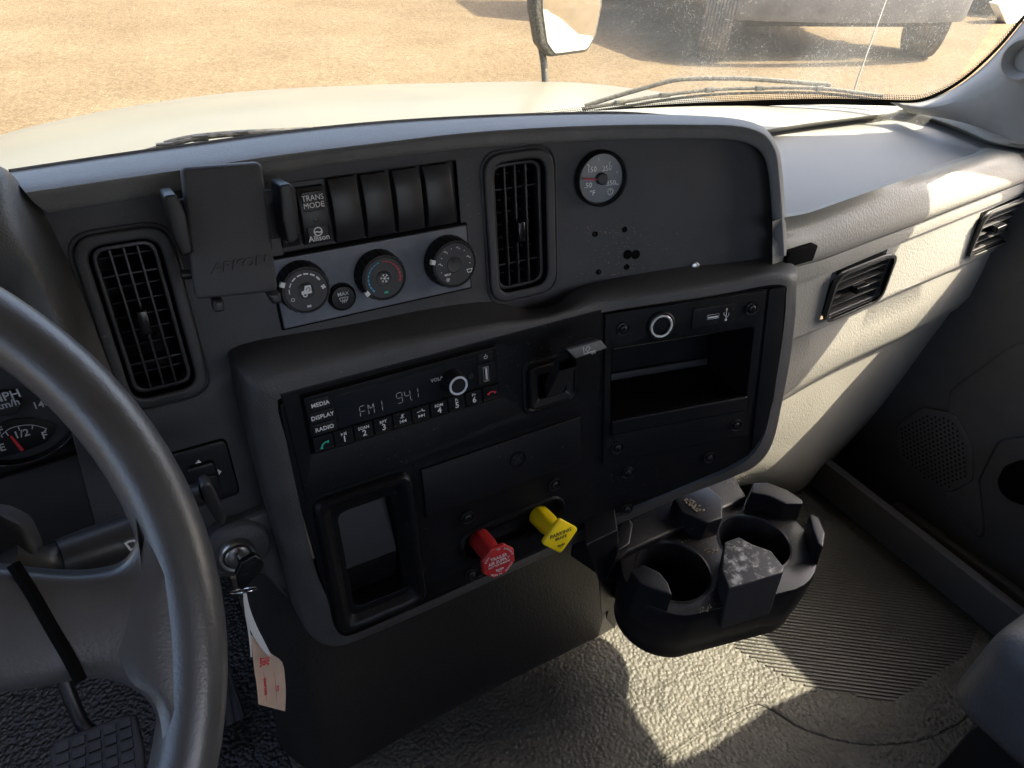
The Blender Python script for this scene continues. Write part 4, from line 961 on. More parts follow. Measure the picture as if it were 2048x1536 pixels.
V_ = [tr.verts.new(S.pos(*p)) for p in [(a[0] + .001, a[1] + (a[3] - a[1]) * .62, -.010), (a[2] - .001, a[1] + (a[3] - a[1]) * .62, -.010), (a[2] - .001, a[3] - .003, -.026), (a[0] + .001, a[3] - .003, -.026)]]
tr.faces.new(V_)
bmesh.ops.remove_doubles(tr, verts=tr.verts, dist=1e-6)
obj('tray_ramp', tr, m_blk, dash, smooth=0)
# valve recess
obj('valve_recess', loft([[S.pos(*p, h) for p in stadium(rv0, rv1, r_)] for r_, h in ((vr + .006, -.0005), (vr + .0045, .0022), (vr + .002, .0018), (vr + .001, -.004), (vr - .001, -.012), (vr - .006, -.013), (.001, -.0131))], closed=True), m_low, dash)
# screws in their counterbores
def screw(px, py):
    u, v = S.inv(px, py, 0); e = .002 if (ta_[0] < u < ta_[2] and ta_[1] < v < ta_[3]) else 0.0
    s = obj('screw', lathe(S, u, v, [(r_, h_ + e) for r_, h_ in ((.0078, .0003), (.0074, .0016), (.0068, .0014), (.0062, -.0005), (.0060, .0002), (.0044, .0004), (.0040, .0028), (.0032, .0034), (.0014, .0034), (.0012, .002), (.0001, .002))], 28), m_blk, dash)
    obj('drive_socket', lathe(S, u, v, [(.0016, .0036 + e), (.0015, .0037 + e), (.0001, .0037 + e)], 6), m_deep, s)
for x, y in zE((245, 367), (1230, 212), (1110, 1107), (200, 1278), (285, 1477), (912, 1362)) + zB((1126, 465), (1650, 268), (1150, 805)) + [(1253, 1018)]: screw(x, y)
# right tray plate
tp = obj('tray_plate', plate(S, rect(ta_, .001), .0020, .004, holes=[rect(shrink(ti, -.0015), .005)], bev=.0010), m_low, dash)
sp = [(ta_[2] + .0018, ta_[1] - .003)]
strip = uvs([(1538, 578), (1569, 574), (1562, 690), (1546, 800), (1526, 868), (1502, 905), (1505, 868)], 0)
obj('side_strip', plate(S, rpoly(strip, .002), .0012, .003, bev=.0006), m_low, dash)
dp = .085
TI = rect(ti, .004)
ci, cj = (ti[0] + ti[2]) / 2, (ti[1] + ti[3]) / 2
obj('storage_tray', well(S, rect(shrink(ti, -.001), .005), [((p[0] - ci) * .96 + ci, (p[1] - cj) * .92 + cj) for p in rect(ti, .008)], .0016, -dp), m_low, dash)
a = ti
lipb = aabb(zE((170, 1010), (1195, 870), (1190, 1000), (170, 1190)), 0.0)
obj('tray_lip', plate(S, rpoly([(a[0] - .001, a[3] - .002), (a[2] + .001, a[3] - .002), (a[2] + .001, a[3] + .017), (a[0] - .001, a[3] + .017)], .002), .006, .007, bev=.0018), m_low, dash)
obj('tray_step', fbox(S, a[0] + .004, a[3] - .016, a[2] - .004, a[3] - .006, -dp + .001, -dp + .006, .002), m_panel, dash)
u, v = S.inv(*zE((540, 348))[0], .002)
ps = obj('power_socket', lathe(S, u, v, [(.0165, .001), (.0162, .0042), (.0148, .005), (.0135, .0045), (.0132, .004)], 48), m_low, dash, label='round twelve volt socket with metal rim')
obj('socket_ring', lathe(S, u, v, [(.0128, .003), (.0128, .0054), (.0122, .0060), (.0106, .0058), (.0104, .003)], 40), m_ring, ps)
obj('socket_well', lathe(S, u, v, [(.0103, .0045), (.0102, -.018), (.0001, -.018)], 32), mat('brass_dark', (.10, .075, .05), .4, metal=.8, var=.4, vscale=200), ps)
obj('socket_contact', fbox(S, u - .006, v - .004, u + .001, v - .0015, -.017, -.004, .0003), m_chrome, ps)
obj('socket_contact', fbox(S, u + .001, v - .002, u + .003, v + .006, -.017, -.004, .0003), m_deep, ps)
ub = aabb(zE((785, 215), (1105, 180), (1100, 345), (782, 378)), .002)
us = obj('usb_plate', plate(S, rect(ub, .004), .0032, .003, bev=.0006), m_low, dash, label='rounded port plate with white trident symbol')
pu, pv = S.inv(*zE((943, 280))[0], .003); obj('usb_port', plate(S, rect((pu - .0075, pv - .003, pu + .0075, pv + .003), .0006), .0040, .003, holes=[rect((pu - .0064, pv - .0020, pu + .0064, pv + .0020), .0003)], bev=.0003), m_chrome, us)
obj('port_tongue', plate(S, rect((pu - .006, pv - .0002, pu + .006, pv + .0014), .0002), .0036, .001, bev=.0002), m_white, us)
su, sv = S.inv(*zE((1045, 265))[0], .003)
obj('trident_symbol', join(ribbon(S, [(su, sv + .006), (su, sv - .006)], .0007, .0035), ribbon(S, [(su, sv + .002), (su - .003, sv - .0005), (su - .003, sv - .003)], .0006, .0035), ribbon(S, [(su, sv + .004), (su + .003, sv + .001), (su + .003, sv - .0018)], .0006, .0035), plate(S, circ(su, sv + .006, .0014, 12), .0036, .0002, bev=.00005), poly_bm(S, [(su - .0013, sv - .0055), (su, sv - .008), (su + .0013, sv - .0055)], .0035)), m_white, us)

# ================================================================== RADIO
rd_ = thing('car_radio', S.pos((ra[0] + ra[2]) / 2, ra[3], 0), 'slim black car radio with display reading FM1 94.1 and a white ringed knob', 'radio')
obj('gap', plate(S, rect(shrink(ra, -.0012), .001), .0008, .003, bev=.0002), m_deep, rd_)
q = shrink(ra, .0012); W_ = q[2] - q[0]; H_ = q[3] - q[1]
obj('body', plate(S, rect(q, .0012), .0045, .012, bev=.0008), m_deep, rd_)
obj('fascia', plate(S, rect((q[0], q[1], q[2], q[1] + (q[3] - q[1]) * .70), .0012), .0049, .003, bev=.0006), m_low, rd_)
X_ = lambda f: q[0] + W_ * f
Y_ = lambda f: q[1] + H_ * f
dsp = (X_(.135), Y_(.10), X_(.875), Y_(.68))
obj('display', plate(S, rect(dsp, .0006), .0056, .003, bev=.0004), m_lcd, rd_)
def seg(s, u, v, w_, hgt, h):
    """segment display characters"""
    T = {'F': 'afeg', 'M': 'fbecxy', '1': 'bc', '9': 'abcfgd', '4': 'fgbc'}; b = []
    for i, ch in enumerate(s):
        if ch == ' ': continue
        x = u + i * w_ * 1.5; sk = .06
        Pt = {'tl': (x, v - hgt / 2), 'tr': (x + w_, v - hgt / 2), 'ml': (x, v), 'mr': (x + w_, v), 'bl': (x, v + hgt / 2), 'br': (x + w_, v + hgt / 2), 'mm': (x + w_ / 2, v)}
        E_ = {'a': ('tl', 'tr'), 'b': ('tr', 'mr'), 'c': ('mr', 'br'), 'd': ('bl', 'br'), 'e': ('ml', 'bl'), 'f': ('tl', 'ml'), 'g': ('ml', 'mr'), 'x': ('tl', 'mm'), 'y': ('tr', 'mm')}
        for e in T.get(ch, ''):
            A_, B_ = Vector(Pt[E_[e][0]]), Vector(Pt[E_[e][1]]); d = B_ - A_
            b.append(ribbon(S, [tuple(A_ + d * .12), tuple(B_ - d * .12)], .00055, h))
    return join(*b)
m_glow = bpy.data.materials.new('display_glow'); m_glow.use_nodes = True
b_ = m_glow.node_tree.nodes['Principled BSDF']; b_.inputs['Base Color'].default_value = (.12, .12, .13, 1); b_.inputs['Emission Color'].default_value = (.75, .8, .9, 1); b_.inputs['Emission Strength'].default_value = .02
obj('display_digits', join(seg('FM1', X_(.245), Y_(.49), .0052, .0105, .0060), seg('941', X_(.435), Y_(.44), .0052, .0105, .0060), plate(S, circ(X_(.435) + .0138, Y_(.44) + .0055, .0004, 8), .0061, .0002, bev=.00005)), m_glow, rd_)
text(rd_, S, 'VOL/MENU', X_(.685), Y_(.30), .0059, .0048, m_wprint)
ku, kv = S.inv(*zA((1076, 397))[0], .020)
kn_ = obj('volume_knob', lathe(S, ku, kv, [(.0118, .0045), (.0116, .007), (.0108, .018), (.0098, .0195), (.0001, .0195)], 96, knurl=20, kd=.0009, kr=(1, 2)), m_blk, rd_)
obj('knob_ring', lathe(S, ku, kv, [(.0094, .019), (.0092, .0203), (.0074, .0203), (.0073, .0195)], 40), mat('ring_white', (.62, .66, .74), .4), kn_)
u, v = S.inv(*zA((1150, 336))[0], .0056)
obj('aux_jack', lathe(S, u, v, [(.0030, .005), (.0029, .0066), (.0021, .0066), (.0019, .0058), (.0001, .0058)], 20), m_slat, rd_)
for i, s in enumerate(('MEDIA', 'DISPLAY', 'RADIO')):
    y0 = .06 + i * .215; b = obj('button', plate(S, rect((X_(.012) + (.004 if i == 0 else 0), Y_(y0 + .01), X_(.125) - (.003 if i == 0 else 0), Y_(y0 + .195)), .0008), .0056, .003, bev=.0005), m_blk, rd_)
    text(b, S, s, X_(.068), Y_(y0 + .105), .0058, .0054, m_white)
pb = obj('power_button', plate(S, rect((X_(.893), Y_(.055), X_(.975), Y_(.215)), .0008), .0056, .003, bev=.0005), m_blk, rd_)
u, v = X_(.934), Y_(.135)
obj('power_symbol', join(arcdash(S, u, v, .0019, R(-50), R(230), 1, .0005, .0059, 1), ribbon(S, [(u, v - .0028), (u, v - .0003)], .0005, .0059)), m_white, pb)
obj('usb_cover', plate(S, rect((X_(.885), Y_(.27), X_(.985), Y_(.66)), .0008), .0054, .003, bev=.0005), m_blk, rd_)
u, v = X_(.93), Y_(.46)
obj('usb_port', plate(S, rect((u - .0031, v - .0078, u + .0031, v + .0078), .0006), .0062, .003, holes=[rect((u - .0023, v - .0068, u + .0023, v + .0068), .0003)], bev=.0003), m_steel, rd_)
obj('port_tongue', plate(S, rect((u - .0006, v - .006, u + .0016, v + .006), .0002), .0058, .001, bev=.0002), m_white, rd_)
labs = [None, ('', '1'), ('SCAN', '2'), ('RPT', '3'), None, None, ('RDM', '4'), ('F-', '5'), ('F+', '6'), None]
bw = W_ / 10
for i in range(10):
    u0, u1 = q[0] + bw * i + .0008, q[0] + bw * (i + 1) - .0008; uc = (u0 + u1) / 2; v0, v1 = Y_(.705), Y_(1.0)
    rows = [[S.pos(u, v, h) for u in (u0, u0 + .0006, u1 - .0006, u1)] for v, h in ((v0, .0035), (v0 + .0006, .0056), (v0 + (v1 - v0) * .80, .0058), (v1 - .0016, .0068), (v1, .0062), (v1, .002))]
    b = obj('preset_button', loft(rows), m_low, rd_, smooth=30, label=('preset button with green phone symbol' if i == 0 else 'preset button with red phone symbol' if i == 9 else None))
    hb_ = .0066
    if labs[i]:
        if labs[i][0]: text(b, S, labs[i][0], uc, v0 + .0045, .0062, .0040, m_white)
        else: obj('play_symbol', join(poly_bm(S, [(uc - .0025, v0 + .003), (uc - .0005, v0 + .0045), (uc - .0025, v0 + .006)], .0064), ribbon(S, [(uc + .0005, v0 + .003), (uc + .0005, v0 + .006)], .0007, .0064), ribbon(S, [(uc + .002, v0 + .003), (uc + .002, v0 + .006)], .0007, .0064)), m_white, b)
        text(b, S, labs[i][1], uc, v0 + .0098, hb_, .0085, m_white, bold=.01)
    elif i in (0, 9):
        c0 = (uc, v0 + (.0085 if i == 0 else .0075)); a0, a1 = (R(175), R(290)) if i == 0 else (R(215), R(325))
        rr_ = .0052; cc = (c0[0] + (.0025 if i == 0 else 0), c0[1] + (.003 if i == 0 else .0035))
        pts_ = [(cc[0] + rr_ * math.cos(a0 + (a1 - a0) * k / 8), cc[1] + rr_ * math.sin(a0 + (a1 - a0) * k / 8)) for k in range(9)]
        obj('phone_symbol', join(ribbon(S, pts_, .0013, .0078), ribbon(S, pts_[:2], .0026, .0080), ribbon(S, pts_[-2:], .0026, .0080)), m_green if i == 0 else m_red, b)
    else:
        d = 1 if i == 5 else -1; vv = v0 + .0092
        obj('skip_symbol', join(*[poly_bm(S, [(uc + d * o_, vv - .0017), (uc + d * (o_ + .0026), vv), (uc + d * o_, vv + .0017)], hb_ + .0004) for o_ in (-.0032, -.0004)], ribbon(S, [(uc + d * .0028, vv - .0017), (uc + d * .0028, vv + .0017)], .0006, hb_ + .0004)), m_white, b)
        vv = v0 + .0042
        if i == 5: obj('seek_symbol', join(ribbon(S, [(uc - .004, vv + .001), (uc + .001, vv + .0002)], .0006, .0064), ribbon(S, [(uc + .001, vv - .0015), (uc + .0022, vv + .001), (uc + .0042, vv + .001)], .0010, .0064)), m_white, b)
        else: obj('mute_symbol', join(ribbon(S, [(uc, vv - .002), (uc, vv + .001)], .0013, .0064), ribbon(S, [(uc - .0018, vv + .0012), (uc, vv + .002), (uc + .0018, vv + .0012)], .0005, .0064), ribbon(S, [(uc - .002, vv + .0018), (uc + .002, vv - .002)], .0005, .0066)), m_white, b)

# ================================================================== TRAILER BRAKE LEVER
lv = thing('hand_brake_lever', S.pos(lb[0], lb[3], 0), 'black trailer brake hand lever with grey tipped handle right of the radio', 'lever')
lo_ = aabb(zA((1452, 250), (1795, 170), (1785, 505), (1462, 562)), 0.001)
obj('bezel', loft([[S.pos(*p, h) for p in rect(shrink(lo_, s), .012 - s * .4, 8)] for s, h in ((0, .0004), (.0008, .002), (.004, .0025), (.006, .001), (.007, -.002))], closed=True), m_low, lv)
li = shrink(lo_, .007)
obj('inner_frame', loft([[S.pos(*p, h) for p in rect(shrink(li, s), max(.007 - s * .4, .002), 8)] for s, h in ((0, -.002), (.0006, .0045), (.002, .0058), (.009, .0052), (.010, .004), (.0105, -.012))], closed=True), m_blk, lv)
obj('slot', plate(S, rect(shrink(li, .008), .001), -.008, .002, bev=.0002), m_deep, lv)
# stem and handle placed in space
b0 = S.pos(*S.inv(1104, 782, -.004), -.004)
hd1 = S.inv(*zA((1735, 235))[0], .045)
t0 = S.pos(*hd1, .045)
sx, sv_, sn = S.X1, S.D, S.n
obj('stem', loft([[c + sx * a * s1 + sv_ * b__ * s2 for a, b__ in ((-1, -1), (1, -1), (1, 1), (-1, 1))] for c, s1, s2 in ((b0, .010, .011), (b0.lerp(t0, .35), .0095, .010), (b0.lerp(t0, .8), .0095, .010), (t0, .010, .010))], closed=True, kr=3), m_slat, lv)
hA = [S.pos(*S.inv(x, y, .05), .05) for x, y in zA((1722, 182), (1935, 118), (1975, 165), (1770, 232))]
obj('handle', prism([p - sn * .014 - (p - hA[0]) * .12 for p in hA], hA, .0035, 4), m_blk, lv)
hT = [p + sn * .0002 for p in hA]; cen = sum(hT, Vector()) / 4
obj('handle_tip', prism([p + (cen - p) * .06 - sn * .001 for p in hT], [p + (cen - p) * .06 + sn * .0016 for p in hT], .001, 2), mat('handle_grey', (.16, .16, .15), .35, var=.1), lv)
hf = PF(cen + sn * .0018, hA[1] - hA[0], hA[3] - hA[0], None); hf.n = hf.n if hf.n.dot(sn) > 0 else -hf.n
obj('brake_symbol', join(arcdash(hf, -.001, -.001, .0028, 0, 2 * math.pi, 1, .0005, .0002, 1), ribbon(hf, [(-.006, -.004), (-.0055, .003), (.008, .003)], .0006, .0002), arcdash(hf, .004, .0048, .0011, 0, 2 * math.pi, 1, .0004, .0002, 1), arcdash(hf, .0068, .0048, .0011, 0, 2 * math.pi, 1, .0004, .0002, 1)), m_white, lv)

# ================================================================== AIR VALVE KNOBS
def valve(basepx, headpx, hh, rad, nside, rot, m, name, label, lines, ring, tm_, rc):
    u, v = S.inv(*headpx, hh)
    t = thing(name, S.pos(u, v, -.01), label, 'valve knob')
    obj('shank', lathe(S, u, v, [(.0125, -.010), (.0125, .004), (.0122, .012), (.0105, .02), (.0098, hh - .006), (.013, hh - .003)], 48, knurl=6, kd=.0006, kr=(1, 2)), m, t)
    pl = [(u + rad * math.cos(rot + 2 * math.pi * i / nside), v + rad * math.sin(rot + 2 * math.pi * i / nside)) for i in range(nside)]
    obj('head', plate(S, rpoly(pl, rc, 6), hh, .006, bev=.0018), m, t)
    for s, dv, sz, k in lines: text(t, S, s, u, v + dv, hh + .0002, sz, tm_, **k)
    for s, a, flip in ring:
        n = len(s); st = .0021
        rr_ = rad * .80
        for i, ch in enumerate(s):
            an = a + (i - (n - 1) / 2) * st / rr_ * (1 if not flip else -1)
            # angle measured clockwise from the top of the knob
            uu, vv = u + rr_ * math.sin(an), v - rr_ * math.cos(an)
            text(t, S, ch, uu, vv, hh + .0002, .0029, tm_, rot=-an + (math.pi if flip else 0))
    c = (u, v + rad * .46)
    obj('maker_emblem', join(arcdash(S, c[0], c[1] + .0002, .0028, R(20), R(150), 1, .0009, hh + .0003, 1)), tm_ if nside == 8 else m_ink, t)
    text(t, S, 'Bendix', c[0], c[1], hh + .0003, .0034, tm_, bold=.02)
    return t
valve((968, 1078), zB((1320, 735))[0], .036, .0205, 8, R(22.5) , m_knobred, 'trailer_supply_knob', 'red octagonal pull knob lettered TRAILER AIR SUPPLY',
      [('TRAILER', -.0062, .0052, {}), ('AIR SUPPLY', -.0010, .0050, {}), ('NOT FOR PARKING', .0032, .0029, {})],
      [('PULL', R(-58), 0), ('TO', 0, 0), ('EVACUATE', R(52), 0), ('PUSH', R(205), 1), ('TO', R(178), 1), ('SUPPLY', R(135), 1)], m_wprint, .002)
valve((1088, 1033), zB((1692, 583))[0], .036, .0240, 4, R(0), m_knobyel, 'parking_brake_knob', 'yellow diamond shaped pull knob lettered PARKING BRAKE',
      [('PARKING', -.0048, .0066, {'bold': .01}), ('BRAKE', .0012, .0050, {})],
      [], m_ink, .005)

# ================================================================== PHONE HOLDER
ph = thing('phone_holder', S.pos(.08, .30, .0), 'black spring arm phone holder with embossed back plate in front of the switches', 'phone holder')
HH = .012
pb_ = aabb([(362, 336), (524, 325), (557, 588), (392, 601)], HH)
ang_ = uvs([(362, 336), (524, 325), (557, 584), (392, 601)], HH)
obj('back_plate', plate(S, rpoly(ang_, .0045, 8), HH, .011, bev=.0028), m_holder, ph)
cu_ = sum(p[0] for p in ang_) / 4
tu, tv = S.inv(478, 529, HH)
text(ph, S, 'ARKON', tu, tv, HH + .0001, .0098, m_holder, name='embossed_name', th=.0014, shear=.25, xs=1.15, bold=.03)
def jaw(L, h0, h1):
    p = uvs(L, h1); return plate(S, rpoly(p, .0025, 5), h1, h1 - h0, bev=.0012)
obj('clamp_jaw', jaw([(327, 392), (352, 388), (372, 430), (386, 505), (366, 515), (348, 470)], -.012, HH + .008), m_blk, ph)
obj('clamp_jaw', jaw([(560, 370), (583, 367), (596, 420), (598, 480), (578, 492), (566, 440)], -.012, HH + .008), m_blk, ph)
a = uvs([(345, 400), (590, 375), (600, 470), (375, 500)], -.008)
obj('slide_bar', plate(S, rpoly(a, .002), -.006, .008, bev=.001), m_blk, ph)
for L in ([(425, 602), (447, 600), (450, 622), (428, 625)], [(533, 588), (560, 585), (565, 605), (545, 608)]):
    obj('support_foot', plate(S, rpoly(uvs(L, HH + .004), .002), HH + .006, .014, bev=.002), m_slat, ph)
obj('release_pin', tube([S.pos(*S.inv(362, 550, 0), 0), S.pos(*S.inv(400, 547, 0), 0)], .0034, 14), m_blk, ph)
obj('mount_arm', tube([S.pos(*S.inv(470, 470, -.01), -.01), S.pos(*S.inv(455, 465, HU), HU)], .012, 16), m_blk, ph)

# ================================================================== MIRROR SWITCH, IGNITION, KEY
ms = aabb([(330, 905), (455, 885), (478, 995), (360, 1018)], HU + .002)
mc = thing('mirror_control', S.pos(ms[0], ms[3], HU), 'black mirror adjuster plate with white arrowheads half hidden by the wheel rim', 'mirror switch')
obj('plate', plate(S, rect(ms, .007, 8), HU + .0025, .004, bev=.0006), m_blk, mc)
obj('plate_gap', plate(S, rect(shrink(ms, -.0012), .0075, 8), HU + .0006, .0012, bev=.0002), m_deep, mc)
a = aabb([(375, 935), (432, 925), (440, 970), (385, 985)], HU + .008); obj('rocker_pad', plate(S, rect(a, .005, 6), HU + .008, .008, bev=.002), m_blk, mc)
a = aabb([(402, 958), (438, 950), (442, 985), (410, 992)], HU + .012); obj('selector', plate(S, rect(a, .0025, 6), HU + .011, .006, bev=.001), m_blk, mc)
for L in (((1070, 1062), (1088, 1042), (1110, 1058)), ((1192, 1092), (1216, 1105), (1202, 1124))):
    obj('arrow_mark', poly_bm(S, uvs(zG(*L), HU + .003), HU + .003), m_white, mc)
# ignition housing
ig = thing('ignition_lock', S.pos(*S.inv(472, 1108, -.03), -.04), 'chrome ringed ignition lock in a dark plastic housing below the mirror adjuster', 'ignition lock')
obj('housing', plate(S, rpoly(uvs([(380, 1105), (440, 1060), (545, 1016), (562, 1090), (610, 1235), (575, 1200), (527, 1150), (440, 1160), (390, 1165)], -.036), .008, 6), -.036, .03, bev=.006), m_house, ig)
cu1, cv1 = S.inv(474, 1108, -.03)
obj('boss', lathe(S, cu1 + .004, cv1 - .002, [(.029, -.036), (.027, -.033), (.024, -.031), (.0001, -.031)], 40), m_house, ig)
obj('chrome_ring', lathe(S, cu1, cv1, [(.0165, -.032), (.0165, -.026), (.0150, -.024), (.0128, -.0245), (.012, -.027), (.0115, -.028)], 48), m_steel, ig)
obj('cylinder', lathe(S, cu1, cv1, [(.0118, -.03), (.0115, -.024), (.0100, -.0228), (.0001, -.0228)], 40), m_steel, ig)
obj('key_slot', plate(S, rpoly([(cu1 - .001, cv1 - .006), (cu1 + .001, cv1 - .006), (cu1 + .001, cv1 + .006), (cu1 - .001, cv1 + .006)], .0005), -.0222, .0012, bev=.0002), m_deep, ig)
kt = thing('ignition_key', S.pos(cu1, cv1, -.024), 'black headed key turned in the ignition lock', 'key')
kh = .008
hp = uvs(zH((1385, 360), (1460, 315), (1505, 345), (1515, 375), (1500, 410), (1400, 515), (1365, 510), (1352, 430)), kh)
kc = (sum(p[0] for p in hp) / 8, sum(p[1] for p in hp) / 8)
kA = S.pos(cu1 + .001, cv1, -.03); kB = S.pos(hp[0][0] + .002, hp[0][1] + .002, kh - .004)
obj('blade', tube([kA, kB], .0022, 6), m_steel, kt)
obj('head', plate(S, rpoly(hp, .003, 5), kh, .007, bev=.0015), m_gloss, kt)
rc = S.pos(*S.inv(*zH((1397, 518))[0], kh), kh)
def ring_pts(c, a, b_, r, n=32): return [c + r * (math.cos(2 * math.pi * i / n) * a + math.sin(2 * math.pi * i / n) * b_) for i in range(n + 1)]
o = obj('key_ring', tube(ring_pts(rc, (S.X1 * .95 + S.n * .3).normalized(), (S.n * .75 - S.D * .45).normalized(), .0125, 40), .0007, 8), m_chrome)
tag(o, 'thin steel split ring hanging from the key head', 'key ring')
pt_ = thing('paper_tag', rc, 'peach paper key tag printed 38 in red hanging from the key ring', 'key tag')
TH_ = kh
ty = (rc.y)
def hang(px, py, dy=0.0): return at(px, py, 'Y', ty + dy)
tagp = zH((1440, 770), (1548, 885), (1618, 928), (1640, 1060), (1634, 1208), (1480, 1168), (1462, 1010), (1444, 860))
tbm = bmesh.new()
L_ = [zH((1435, 770))[0], zH((1446, 860))[0], zH((1455, 960))[0], zH((1468, 1040))[0], zH((1476, 1110))[0], zH((1480, 1170))[0]]
R_ = [zH((1462, 782))[0], zH((1540, 870))[0], zH((1618, 930))[0], zH((1634, 1030))[0], zH((1638, 1110))[0], zH((1634, 1210))[0]]
rows = []
for i in range(6):
    rows.append([hang(L_[i][0] + (R_[i][0] - L_[i][0]) * j / 4, L_[i][1] + (R_[i][1] - L_[i][1]) * j / 4, .002 * math.sin(i * .9) + .001 * math.sin(j)) for j in range(5)])
tb = loft(rows, k=2, kr=3); bmesh.ops.solidify(tb, geom=tb.faces[:], thickness=.0003)
obj('tag_card', tb, m_tag, pt_)
wl_ = [[hang(*zH(p)[0], -.004) for p in r_] for r_ in (((1394, 535), (1412, 530)), ((1400, 600), (1432, 620)), ((1418, 700), (1470, 720)), ((1450, 775), (1510, 800)), ((1500, 850), (1545, 870)), ((1540, 895), (1555, 892)))]
tw = loft(wl_, kr=3); bmesh.ops.solidify(tw, geom=tw.faces[:], thickness=.0003); obj('folded_strip', tw, m_tagw, pt_)
wl2 = [[hang(*zH(p)[0], .0) for p in r_] for r_ in (((1393, 560), (1404, 560)), ((1405, 660), (1420, 660)), ((1425, 780), (1438, 780)), ((1436, 900), (1446, 900)))]
obj('strip_edge', loft(wl2, kr=3), m_tagw, pt_)
TF = PF(hang(*zH((1550, 1040))[0], -.004), Vector((1, 0, 0)), Vector((0, 0, -1))); TF.n = TF.n if TF.n.y < 0 else -TF.n
def tf(px, py): return TF.inv(*zH((px, py))[0], .004)
u, v = tf(1520, 925); text(pt_, TF, '387', u, v, .004, .0125, m_red, rot=R(80), xs=.8, bold=.02)
u, v = tf(1522, 1070); text(pt_, TF, 'SERVICE ADVISOR', u, v, .004, .0036, m_red, rot=R(84))
u, v = tf(1592, 1080); text(pt_, TF, 'R.O.#', u, v, .004, .0036, m_red, rot=R(84))
for a, b_ in (((1512, 985), (1528, 1152)), ((1574, 992), (1588, 1165))): obj('printed_line', ribbon(TF, [tf(*a), tf(*b_)], .0004, .004), m_red, pt_)

# ================================================================== INSTRUMENT CLUSTER
ic = thing('instrument_cluster', S.pos(*S.inv(0, 930, -.03), -.06), 'dark instrument cluster with fuel gauge and MPH dial behind the steering wheel', 'instrument cluster')
HC = -.062
cp = uvs([(-260, 640), (0, 560), (90, 600), (170, 720), (230, 850), (200, 930), (0, 985), (-260, 1040)], HC)
obj('back_plate', plate(S, rpoly(cp, .02, 6), HC, .004, bev=.001), m_blk, ic)
cc = S.inv(*zG((30, 720))[0], HC); e = S.inv(*zG((395, 890))[0], HC); rad = math.hypot(e[0] - cc[0], e[1] - cc[1])
obj('cluster_backing', plate(S, uvs([(-400, 300), (60, 350), (330, 640), (420, 1060), (100, 1100), (-400, 1200)], -.09), -.09, .004), m_blk, ic)
obj('dial_ring', lathe(S, cc[0], cc[1], [(rad, HC), (rad, HC + .008), (rad * .985, HC + .009), (rad * .97, HC + .006), (rad * .968, HC + .001)], 96), m_gloss, ic)
obj('chrome_edge', lathe(S, cc[0], cc[1], [(rad * .992, HC + .0086), (rad * .985, HC + .0096), (rad * .978, HC + .0086)], 96), m_chrome, ic)  # thin chrome edge of the round dial bezel
obj('dial_face', lathe(S, cc[0], cc[1], [(rad * .965, HC + .0006), (.0001, HC + .0008)], 64), mat('dial_face', (.028, .029, .033), .45), ic)
hu = S.inv(*zG((35, 722))[0], HC); e = S.inv(*zG((118, 715))[0], HC); hr = abs(e[0] - hu[0])
obj('hub', lathe(S, hu[0], hu[1], [(hr * 1.12, HC + .001), (hr, HC + .006), (hr * .9, HC + .007), (.0001, HC + .007)], 40), m_slat, ic)
def ct(s, p, z, rot=0, h=.0075, m=None):
    u, v = S.inv(*zG(p)[0], HC + h); text(ic, S, s, u, v, HC + h, z, m or m_wprint, rot=rot)
ct('MPH', (32, 695), .0095, R(2)); ct('km/h', (42, 738), .0078, R(2)); ct('140', (226, 738), .008, 0, .002)
ct('F', (2, 880), .008, 0, .003); ct('E', (12, 975), .0085, 0, .003); ct('1/2', (118, 900), .0085, 0, .003); ct('F', (245, 908), .0085, 0, .003)
fl_ = uvs(zG((-60, 860), (80, 815), (180, 812), (330, 855), (250, 950), (120, 1000), (0, 1030), (-60, 1030)), HC + .002)
obj('fuel_dial', plate(S, rpoly(fl_, .01, 6), HC + .0022, .001, bev=.0003), m_blk, ic)
fa = [S.inv(*p, HC + .003) for p in zG((5, 908), (50, 872), (105, 855), (180, 850), (250, 868))]
obj('fuel_scale', ribbon(S, [tuple(p) for p in catmull([Vector(p) for p in fa], 4)], .0006, HC + .0032), m_wprint, ic)
for a, b_ in (((32, 888), (46, 908)), ((100, 858), (108, 880)), ((180, 850), (176, 872)), ((255, 868), (243, 888)), ((5, 908), (15, 918))):
    obj('tick', ribbon(S, [S.inv(*zG(a)[0], HC + .003), S.inv(*zG(b_)[0], HC + .003)], .0008, HC + .0033), m_wprint, ic)
obj('fuel_needle', poly_bm(S, [S.inv(*p, HC + .005) for p in zG((52, 912), (64, 908), (134, 988), (115, 994))], HC + .005), m_red, ic)

